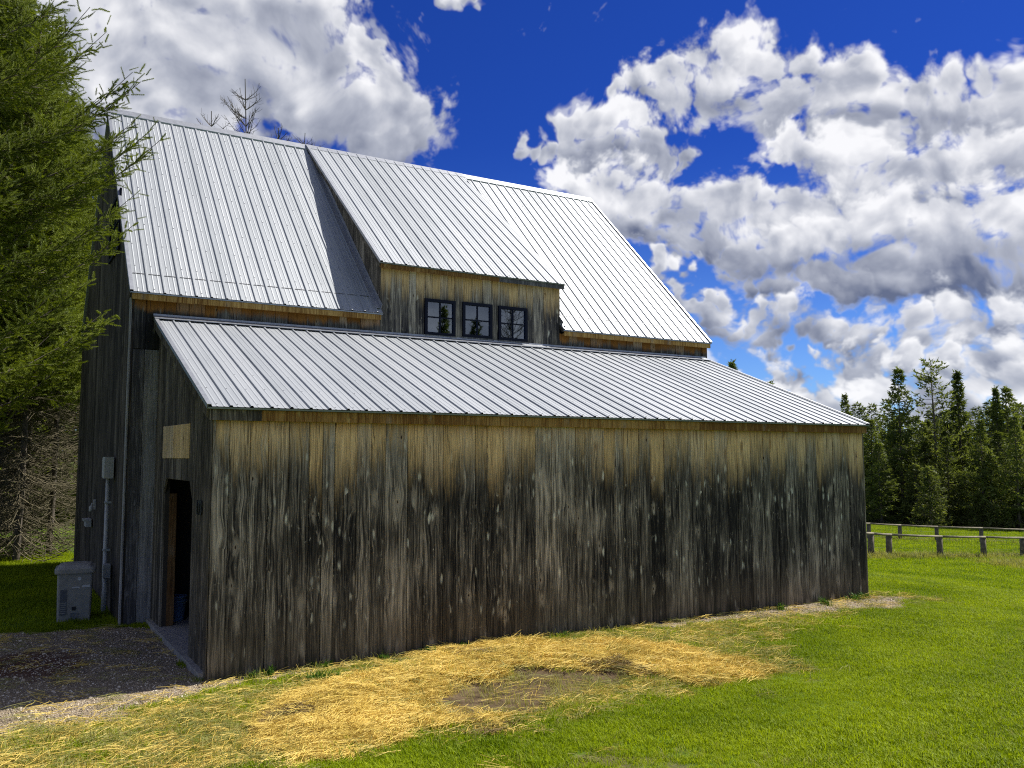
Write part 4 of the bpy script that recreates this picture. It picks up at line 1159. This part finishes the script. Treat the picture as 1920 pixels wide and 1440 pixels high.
# ------------------------------------------------------------------ far conifers (mesh crowns, a few kinds, copied)
def far_tree_meshes(seed, height, radius, base, mat, style):
    rng = np.random.default_rng(seed)
    kw = dict(spruce=dict(whorl=.55, per=7, droop=.25, lift=.35, taper=.8, irregular=.3),
              fir=dict(whorl=.42, per=8, droop=.12, lift=.2, taper=1.0, irregular=.15),
              pine=dict(whorl=.75, per=6, droop=-.05, lift=.30, taper=.38, irregular=.5),
              bushy=dict(whorl=.40, per=7, droop=.1, lift=.5, taper=.7, irregular=.3))[style]
    trunk, tr, paths, rads, shoots = conifer(rng, height, radius, base, sec=.24, sec_len=.45, **kw)
    V, F = tubes_np([trunk], [tr * 1.1], 7); tm = mesh_np('trunk', V, F, [M_BARK], True)
    V, F = tubes_np(paths, [r_ * 1.5 for r_ in rads], 3); bm_ = mesh_np('branches', V, F, [M_BARK])
    LV = []; 
    for st, dv, l2, dead, u in shoots:
        if style == 'pine' and u < .35: continue
        k = max(1, int(l2 / .22)) + 1
        for i in range(k):
            s = (i + rng.random()) / k * l2
            p = st + dv * s + rng.normal(0, .05, 3)
            d = dv * .7 + rng.normal(0, .45, 3) + np.array([0, 0, .25 if style == 'pine' else -.22]); d /= np.linalg.norm(d)
            sd_ = np.cross(d, rng.normal(0, 1, 3)); sd_ /= np.linalg.norm(sd_) + 1e-9
            ln = rng.uniform(.30, .58); ww = rng.uniform(.07, .13)
            LV.append([p - sd_ * ww, p + sd_ * ww, p + d * ln])
    LV = np.array(LV); Fl = np.arange(len(LV) * 3).reshape(-1, 3)
    cm = mesh_np('crown', LV.reshape(-1, 3), Fl, [mat])
    return tm, bm_, cm


KINDS = dict(
    spruce=far_tree_meshes(1, 17, 4.4, .6, M_NEEDLE_D, 'spruce'), spruce2=far_tree_meshes(2, 16, 3.8, .4, M_NEEDLE_D, 'spruce'),
    fir=far_tree_meshes(3, 16, 2.7, .3, M_NEEDLE_D, 'fir'), pine=far_tree_meshes(4, 18, 4.2, 3.5, M_NEEDLE_P, 'pine'),
    bushy=far_tree_meshes(5, 9, 3.4, .1, M_NEEDLE_P, 'bushy'))


def far_tree(kind, x_, y_, s, rz, label, group, name='conifer', sx=1.0):
    root = thing(name, label, 'tree', (x_, y_, float(H(x_, y_)) - .1), group, (0, 0, rz)); root.scale = (s * sx, s * sx, s)
    tm, bm_, cm = KINDS[kind]
    link('trunk', tm, root); link('branches', bm_, root); tag(link('crown', cm, root), kind='stuff')
    return root


def at_px(px, dist):
    """ground point at a bearing (photo column) and distance from the camera"""
    d = _f + _r * ((px - 960) / 1623.73); d = Vector((d.x, d.y, 0)).normalized()
    return CAM.x + d.x * dist, CAM.y + d.y * dist

WOOD = 'conifers along the far field edge'
FAR = [  # kind, bearing column, distance, height scale, label
    ('spruce', 1684, 116, 1.12, 'tall dark spruce rising nearest the barn in the far tree line', .95),
    ('pine', 1748, 120, 1.13, 'tall ragged pine with open upswept boughs in the far tree line', 1.0),
    ('fir', 1795, 124, 1.22, 'slim pointed dark fir right of the ragged pine', .95),
    ('bushy', 1735, 108, .78, 'low rounded pale green evergreen at the foot of the tall pines', 1.1),
    ('fir', 1866, 120, 1.06, 'narrow spire fir near the right edge of the picture', .8),
    ('spruce', 1885, 122, 1.0, 'broad dark spruce at the right edge of the picture', 1.0),
    ('bushy', 1850, 110, .95, 'pale bushy evergreen low in the tree line at far right', 1.0),
    ('spruce2', 1583, 118, 1.0, 'lone conifer top above the lower right corner of the lean-to roof', .8),
]
for i, (k, px, ds, s, lb, sx) in enumerate(FAR):
    x_, y_ = at_px(px, ds); far_tree(k, x_, y_, s, i * 1.3, lb, WOOD, sx=sx)
rf = random.Random(17)
ORD = ['first', 'second', 'third', 'fourth', 'fifth', 'sixth', 'seventh', 'eighth', 'ninth', 'tenth', 'eleventh', 'twelfth', 'thirteenth', 'fourteenth', 'fifteenth', 'sixteenth', 'seventeenth', 'eighteenth', 'nineteenth', 'twentieth']
WORD = dict(spruce='dark spruce', spruce2='dark spruce', fir='narrow dark fir', bushy='bushy olive evergreen')
for rank, lo_, step, near_, far_, kinds, s0, s1 in (('back', 1608, 19, 121, 132, ['spruce', 'fir', 'fir', 'spruce2'], .72, .95), ('front', 1645, 31, 110, 118, ['spruce', 'spruce2', 'bushy', 'spruce'], .55, .80)):
    for i in range(int((1955 - lo_) / step) + 1):
        px, ds, k, s = lo_ + i * step + rf.uniform(-8, 8), rf.uniform(near_, far_), rf.choice(kinds), rf.uniform(s0, s1)
        x_, y_ = at_px(px, ds)
        far_tree(k, x_, y_, s * (1.0 if k != 'bushy' else 1.25), rf.uniform(0, 6.28), f'{WORD[k]}, {ORD[i]} from the barn in the {rank} rank of the far tree line', WOOD, sx=rf.uniform(1.0, 1.35))
# the tips that show over the lean-to roof
for px, ds, s, lb in ((1374, 112, 1.22, 'dark spruce tip just showing over the lean-to roof near the main block'), (1444, 112, 1.06, 'dark spruce tip showing over the middle of the lean-to roof slope'), (1516, 114, .93, 'small dark spruce tip low over the lean-to roof')):
    x_, y_ = at_px(px, ds); far_tree('fir', x_, y_, s, px * .1, lb, None, sx=.9)
# wood beyond: closes the gaps between the trunks
def far_wood():
    cm = KINDS['spruce'][2]; n = len(cm.vertices); co = np.empty(n * 3, np.float32); cm.vertices.foreach_get('co', co); co = co.reshape(-1, 3)[: (n // 3) * 3].reshape(-1, 3, 3)[::2].reshape(-1, 3)
    rg = np.random.default_rng(4); out = []
    for px in np.arange(1540, 2200, 11):
        x_, y_ = at_px(px + rg.uniform(-6, 6), rg.uniform(134, 150)); a = rg.uniform(0, 6.28); s = rg.uniform(.82, 1.0)
        q = co * s * np.array([1.25, 1.25, 1]); q = np.stack([q[:, 0] * math.cos(a) - q[:, 1] * math.sin(a) + x_, q[:, 0] * math.sin(a) + q[:, 1] * math.cos(a) + y_, q[:, 2] + float(H(x_, y_))], -1)
        out.append(q)
    V = np.concatenate(out); return mesh_np('far_wood', V, np.arange(len(V)).reshape(-1, 3), [M_NEEDLE_D])
tag(link('far_wood', far_wood()), 'dark mass of evergreens behind the far tree line', 'wood', kind='stuff')

# trees behind the photographer, mirrored in the dormer windows
for k, x_, y_, s, lb in (('fir', 19.7, -26.0, .70, 'slim fir behind the photographer mirrored in the left dormer window'), ('spruce2', 21.8, -26.0, .67, 'broad spruce behind the photographer mirrored in the middle dormer window')):
    far_tree(k, x_, y_, s, x_, lb, None, sx=.75)

# ------------------------------------------------------------------ woodland left of the barn
LW = 'spruces of the wood left of the barn'
left_trees = [  # x, y, height, radius, crown base, green above, label
    (-1.50, 13.6, 13.0, 2.2, .3, 4.0, 'thin spruce with pale dead lower twigs beside the barn corner'),
    (-1.95, 14.6, 14.0, 2.2, .3, 4.4, 'slim dead-twigged spruce between the barn corner and the picture edge'),
    (-2.5, 15.3, 17.0, 2.8, .4, 4.6, 'tall spruce with bare grey trunk at the left picture edge'),
    (-.75, 15.0, 12.0, 2.2, .3, 4.0, 'spruce hidden partly by the dark barn gable'),
    (-3.9, 13.4, 15.0, 3.0, .5, 3.6, 'leafier spruce just outside the left picture edge'),
    (-1.3, 17.0, 15.0, 2.6, .4, 4.4, 'slender spruce two steps behind the thin one'),
    (-2.2, 19.0, 17.0, 3.0, .5, 4.6, 'spruce deeper in the wood behind the thin one'),
    (.6, 19.5, 12.5, 2.6, .8, 4.4, 'spruce standing behind the rear of the barn'),
    (-3.4, 20.5, 17.0, 3.2, .8, 4.4, 'tall spruce far back in the left wood'),
]
for i, (x_, y_, hh, rr_, bb, green, lb) in enumerate(left_trees):
    spruce('spruce_tree', lb, (x_, y_), hh, rr_, bb, 200 + i, 'mid_sprig', .11, 1.2, LW, dead_below=green, twig_mat=M_TWIG, whorl=.24, per=7, sec=.11, sec_len=.36, droop=.18, lift=.45, taper=.6, irregular=.35, thick=.0055)
# dark wood further back
def back_wood():
    cm = KINDS['spruce2'][2]; n = len(cm.vertices); co = np.empty(n * 3, np.float32); cm.vertices.foreach_get('co', co); co = co[: (n // 3) * 9].reshape(-1, 3, 3)[::2].reshape(-1, 3)
    rg = np.random.default_rng(8); out = []
    for k in range(22):
        x_, y_ = -8 + 9.0 * (k % 11) / 10 + rg.uniform(-.5, .5), rg.uniform(24, 27) + 4 * (k // 11); a = rg.uniform(0, 6.28); s = rg.uniform(.75, .95)
        q = co * s; out.append(np.stack([q[:, 0] * math.cos(a) - q[:, 1] * math.sin(a) + x_, q[:, 0] * math.sin(a) + q[:, 1] * math.cos(a) + y_, q[:, 2]], -1))
    V = np.concatenate(out); return mesh_np('back_wood', V, np.arange(len(V)).reshape(-1, 3), [M_NEEDLE_D])
tag(link('back_wood', back_wood()), 'dark evergreen wood behind the dead twigs left of the barn', 'wood', kind='stuff')


# bare larches behind the ridge
def larch(label, x_, y_, height, seed, group='bare larches behind the ridge'):
    rng = np.random.default_rng(seed); root = thing('larch_tree', label, 'tree', (x_, y_, float(H(x_, y_))), group)
    paths = []; rads = []
    def stem(p0, d, ln, r0, depth):
        n = 9; s = np.linspace(0, 1, n); d = d / np.linalg.norm(d)
        up = np.array([0, 0, 1.])
        P = p0 + d * (s * ln)[:, None] + up * (.25 * ln * (s ** 2))[:, None] * (0 if depth == 0 else 1) + np.cumsum(rng.normal(0, .012 * ln, (n, 3)), 0) * (.5 if depth else .2)
        paths.append(P); rads.append(r0 * (1 - .88 * s) + .006)
        return P
    T = stem(np.array([0, 0, -.2]), np.array([0, 0, 1.]), height + .2, .11, 0)
    z = height * .45
    while z < height * .97:
        f = z / height
        for k in range(4):
            az = rng.uniform(0, 6.28); ln = (height * .30) * (1 - f) ** .75 * rng.uniform(.5, 1.15) + .25
            el = rng.uniform(.15, .75)
            q = np.array([np.interp(z, T[:, 2], T[:, 0]), np.interp(z, T[:, 2], T[:, 1]), z])
            B = stem(q, np.array([math.cos(az), math.sin(az), el]), ln, .020 + .006 * (1 - f), 1)
            for i in range(int(ln / .16)):
                u = rng.uniform(.15, 1); j = min(int(u * 8), 7); st = B[j]; dd = B[min(j + 1, 8)] - B[j]; dd /= np.linalg.norm(dd)
                l3 = rng.uniform(.18, .55) * (1.1 - u * .4); dv = dd * .6 + rng.normal(0, .6, 3) + np.array([0, 0, .25]); dv /= np.linalg.norm(dv)
                paths.append(np.stack([st, st + dv * l3 * .55, st + dv * l3 + np.array([0, 0, .06])])); rads.append(np.array([.010, .008, .005]))
        z += rng.uniform(.3, .55)
    V, F = tubes_np(paths[:1], rads[:1], 7); link('trunk', mesh_np('trunk', V, F, [M_LARCH], True), root)
    V, F = tubes_np(paths[1:], rads[1:], 3); tag(link('crown', mesh_np('crown', V, F, [M_LARCH]), root), kind='stuff')


larch('tallest bare larch showing above the ridge', 7.94, 31.34, 20.6, 1)
larch('small bare larch left of the tallest above the ridge', 6.57, 32.33, 19.0, 2)
larch('bare larch just right of the tallest above the ridge', 10.05, 34.8, 19.9, 3)
larch('bare larch nearest the dormer above the ridge', 11.9, 36.0, 20.3, 4)
larch('bare larch behind the photographer mirrored in the right dormer window', 24.2, -26.0, 16.0, 5, None)


# ------------------------------------------------------------------ grass, straw and gravel (stuff)
def blade_clump(seed, n, rad, hmin, hmax, wid, mat, bend=.5, flat=False):
    rg = np.random.default_rng(seed); V = []; F = []
    for i in range(n):
        a = rg.uniform(0, 6.28); q = rad * math.sqrt(rg.random()); p = np.array([q * math.cos(a), q * math.sin(a), -.006])
        az = rg.uniform(0, 6.28); d = np.array([math.cos(az), math.sin(az), 0]); sd_ = np.array([-d[1], d[0], 0]) * wid * rg.uniform(.7, 1.2) * .5
        h = rg.uniform(hmin, hmax); bd = bend * rg.uniform(.2, 1.2)
        m1 = p + d * h * bd * .35 + np.array([0, 0, h * .6]); m2 = p + d * h * bd + np.array([0, 0, h * (1 - .25 * bd)])
        b = len(V); V += [tuple(p - sd_), tuple(p + sd_), tuple(m1 - sd_ * .8), tuple(m1 + sd_ * .8), tuple(m2)]
        F += [(b, b + 1, b + 3, b + 2), (b + 2, b + 3, b + 4)]
    return mesh_np('clump', V, F, [mat])


def straw_clump(seed, n, rad, lmin, lmax, wid, mat, rise=.10):
    rg = np.random.default_rng(seed); V = []; F = []
    for i in range(n):
        a = rg.uniform(0, 6.28); q = rad * math.sqrt(rg.random()); c = np.array([q * math.cos(a), q * math.sin(a), rg.uniform(.002, .026)])
        az = rg.uniform(0, 6.28); ln = rg.uniform(lmin, lmax); d = np.array([math.cos(az), math.sin(az), rg.normal(0, rise)])
        sd_ = np.array([-d[1], d[0], 0]) * wid * .5; up = np.array([0, 0, wid * .6]); bow = np.array([rg.normal(0, .02), rg.normal(0, .02), rg.uniform(0, .02)])
        e0 = c - d * ln * .5; e1 = c + d * ln * .5; mid_ = c + bow; b = len(V)
        for e in (e0, mid_, e1): V += [tuple(e - sd_), tuple(e + up), tuple(e + sd_)]
        F += [(b, b + 1, b + 4, b + 3), (b + 1, b + 2, b + 5, b + 4), (b + 3, b + 4, b + 7, b + 6), (b + 4, b + 5, b + 8, b + 7)]
    return mesh_np('straw_clump', V, F, [mat])


def pebble(seed, mat):
    import bmesh
    bm = bmesh.new(); bmesh.ops.create_icosphere(bm, subdivisions=1, radius=1.0); rg = random.Random(seed)
    for v in bm.verts: v.co *= rg.uniform(.72, 1.2); v.co.z *= .62
    me = bpy.data.meshes.new('pebble'); bm.to_mesh(me); bm.free(); me.materials.append(mat); return me


def stone_mat():
    m, t = new_mat('gravel_stone'); r = t.n('ShaderNodeObjectInfo').outputs['Random']
    c = t.ramp(r, [(0.0, (.20, .16, .11)), (.45, (.44, .37, .27)), (.8, (.62, .54, .42)), (1.0, (.74, .67, .55))])
    finish(t, principled(t, c, .9, spec=.2)); return m


variants('lawn', [blade_clump(i, 28, .075, .020, .062, .0058, M_GRASS, .8) for i in range(6)])
variants('field', [blade_clump(40 + i, 26, .30, .05, .14, .020, M_GRASS, .6) for i in range(4)])
variants('dryg', [blade_clump(60 + i, 14, .10, .05, .20, .006, M_DRY, .8) for i in range(3)])
variants('tuft', [blade_clump(70 + i, 40, .34, .15, .55, .022, M_DRY, .6) for i in range(3)])
variants('weed', [blade_clump(80 + i, 22, .06, .05, .14, .016, M_WEED, .9) for i in range(3)])
variants('straw', [straw_clump(i, 38, .17, .09, .28, .0042, M_STRAW) for i in range(4)] + [straw_clump(50 + i, 30, .15, .10, .26, .0048, M_STRAWB) for i in range(2)])
variants('hay', [straw_clump(90 + i, 9, .16, .10, .34, .0045, M_STRAW if i < 2 else M_DRY, .12) for i in range(4)])
variants('pebble', [pebble(i, stone_mat()) for i in range(4)])

GF = _f; 
def in_view(x_, y_, margin=.08):
    dx, dy = x_ - CAM.x, y_ - CAM.y; dz = H(x_, y_) - CAM.z
    dep = dx * _f.x + dy * _f.y + dz * _f.z; u = (dx * _r.x + dy * _r.y + dz * _r.z) / np.maximum(dep, .1); v = (dx * _u.x + dy * _u.y + dz * _u.z) / np.maximum(dep, .1)
    return (dep > 1) & (np.abs(u) < .5912 + margin) & (v > -.4435 - margin * .8), dep

def outside_barn(x_, y_):
    return ~(((x_ > -.0) & (x_ < L + .0) & (y_ > -.005) & (y_ < D1 + 9)) | ((x_ > XA - .03) & (x_ < XB) & (y_ > D1 - .02) & (y_ < YB)))

def spread(n, x0, x1, y0, y1, rg):
    return rg.uniform(x0, x1, n), rg.uniform(y0, y1, n)


def scat(name, key, x_, y_, s, rg, nvar, label, tilt=.12, dz=0.0, cat=None):
    z_ = HG(x_, y_) + dz
    rot = np.stack([rg.normal(0, tilt, len(x_)), rg.normal(0, tilt, len(x_)), rg.uniform(0, 6.28, len(x_))], -1)
    o = scatter(name, key, np.stack([x_, y_, z_], -1), rot, s, rg.integers(0, nvar, len(x_)))
    tag(o, label, cat or 'grass', kind='stuff'); return o


rg = np.random.default_rng(77)
# lawn, near: thick
x_, y_ = spread(130000, -3.6, 18, -7.6, 4.5, rg); ok, dep = in_view(x_, y_); ok &= outside_barn(x_, y_)
st, di, gr, th = cover(x_, y_)
keep = (gr < .55) & (rg.random(len(x_)) < (1 - st * .86) * np.clip(1 - di * 1.5, 0, 1) * (1 - gr * .95) * (1 - .72 * th) * np.clip(1.25 - dep / 40, .35, 1))
ok &= keep; x_, y_ = x_[ok], y_[ok]
patch = smooth_by_noise(x_, y_, .9, 44)
scat('lawn_grass', 'lawn', x_, y_, rg.uniform(.65, 1.3, len(x_)) * (.55 + .9 * patch), rg, 6, 'bright green mown grass round the barn')
# field, farther
n = 90000; ds = 13 + 95 * rg.random(n) ** 1.5; ang = rg.uniform(.40, 1.16, n); x_ = CAM.x + ds * np.sin(ang); y_ = CAM.y + ds * np.cos(ang)
ok, dep = in_view(x_, y_, .03); ok &= outside_barn(x_, y_) & ((x_ > 11.9) | (y_ < -1.8)) & (dep > 14); x_, y_, ds = x_[ok], y_[ok], ds[ok]
scat('field_grass', 'field', x_, y_, rg.uniform(.7, 1.2, len(x_)) * np.clip(ds / 45, .45, 1.3), rg, 4, 'green field grass falling away right of the barn')
# left strip of grass behind the gravel
x_, y_ = spread(9000, -4.5, -.3, 4.2, 16, rg); ok = outside_barn(x_, y_); _, _, gr, _ = cover(x_, y_); ok &= (gr < .25) & (rg.random(len(x_)) < sstep(4.0, 7.5, y_) * .7 + .3); x_, y_ = x_[ok], y_[ok]
scat('shade_grass', 'lawn', x_, y_, rg.uniform(1.0, 1.7, len(x_)), rg, 6, 'grass beside the gable, in shade then sunlit before the wood')
# dry grass among the thin straw and along the fences
x_, y_ = spread(16000, -3.6, 12.5, -4.5, .1, rg); ok, _ = in_view(x_, y_); ok &= outside_barn(x_, y_); st, di, gr, th = cover(x_, y_); ok &= rg.random(len(x_)) < th * .30 * (1 - gr * .6); x_, y_ = x_[ok], y_[ok]
scat('dry_grass', 'dryg', x_, y_, rg.uniform(.5, .9, len(x_)), rg, 3, 'dry yellowed grass between the straw and the barn wall', .3)
x_, y_ = spread(2600, 0, 16, -7.4, -.3, rg); ok, _ = in_view(x_, y_); ok &= outside_barn(x_, y_); ok &= rg.random(len(x_)) < sstep(.35, .75, smooth_by_noise(x_, y_, .8, 61)); x_, y_ = x_[ok], y_[ok]
scat('lawn_dry_blades', 'dryg', x_, y_, rg.uniform(.3, .6, len(x_)), rg, 3, 'thin dry blades mixed through the green lawn', .3)
fx, fy = [], []
for posts, wdt, nn in (([(28.3, 15.05), (33.7, 15.79), (41.89, 16.2), (56, 18)], .9, 420), ([(44, 30.3), (56.26, 28.14), (74, 24.9)], .8, 90), ([(36, 12.2), (44, 13.0), (52, 14.2)], 1.6, 420)):
    for i in range(nn):
        k = rg.integers(0, len(posts) - 1); t_ = rg.random(); fx.append(posts[k][0] * (1 - t_) + posts[k + 1][0] * t_ + rg.normal(0, .3)); fy.append(posts[k][1] * (1 - t_) + posts[k + 1][1] * t_ + rg.normal(0, .35 * wdt))
fx, fy = np.array(fx), np.array(fy)
scat('fence_line_grass', 'tuft', fx, fy, rg.uniform(.4, .95, len(fx)), rg, 3, 'pale dry grass standing along the field fences', .15)
# straw: thick golden bed, then loose wisps
x_, y_ = spread(15000, -.3, 6, -3.6, .1, rg); st, di, gr, th = cover(x_, y_); dd = poly_field(DIRT, x_, y_, .36, .25, 2) ** .6; hole = sstep(.66, .80, smooth_by_noise(x_, y_, 1.9, 51)) * .75 + .25 * sstep(.5, .7, smooth_by_noise(x_, y_, 5.0, 52))
ok = (rg.random(len(x_)) < .50 * st ** 1.2 * (1 - dd) * (1 - hole)) & outside_barn(x_, y_); x_, y_ = x_[ok], y_[ok]
br = smooth_by_noise(x_, y_, 1.7, 91)
idx = np.where(rg.random(len(x_)) < sstep(.72, .95, br) * .8, rg.integers(4, 6, len(x_)), rg.integers(0, 4, len(x_)))
o = scat('straw_bed', 'straw', x_, y_, rg.uniform(.7, 1.15, len(x_)), rg, 4, 'golden straw strewn over the grass in front of the wall', .12, .012, 'straw')
o.data.attributes['idx'].data.foreach_set('value', idx.astype(np.int32))
x_, y_ = spread(24000, -3.6, 12, -4.8, 4.2, rg); st, di, gr, th = cover(x_, y_); ok, _ = in_view(x_, y_); ok &= outside_barn(x_, y_)
gz = poly_field(GRAVEL, x_, y_)
ok &= rg.random(len(x_)) < np.clip(th * (1 - di) * .72 + di * .05 + gz * .06, 0, 1); x_, y_ = x_[ok], y_[ok]
scat('loose_straw', 'hay', x_, y_, rg.uniform(.55, 1.1, len(x_)), rg, 4, 'loose straw wisps scattered round the straw bed and gravel', .12, .012, 'straw')
# gravel
x_, y_ = spread(60000, -3.4, 12, -1.2, 4.4, rg); ok, _ = in_view(x_, y_); ok &= outside_barn(x_, y_); st, di, gr, th = cover(x_, y_); ok &= rg.random(len(x_)) < gr * .75; x_, y_ = x_[ok], y_[ok]
scat('gravel', 'pebble', x_, y_, rg.uniform(.004, .013, len(x_)) * (1 + (rg.random(len(x_)) < .05) * .9), rg, 4, 'grey gravel of the yard and along the foot of the wall', .4, .003, 'gravel')
# a few broad-leaved weeds along the foot of the wall
wx = np.array([1.02, 1.08, .96, 1.16, 1.3, 2.0, 2.7, 3.1, .55, 4.6, 8.8, 10.6, 10.9, 9.8]); wy = np.array([-.72, -.66, -.62, -.7, -.12, -.12, -.14, -.1, -.1, -.16, -.14, -.12, -.1, -.13])
wx = np.repeat(wx, 5) + rg.normal(0, .06, 70); wy = np.minimum(np.repeat(wy, 5) + rg.normal(0, .05, 70), -.04)
scat('wall_weeds', 'weed', wx, wy, rg.uniform(.6, 1.2, 70), rg, 3, 'small green weeds sprouting at the foot of the wall', .2, cat='weeds')
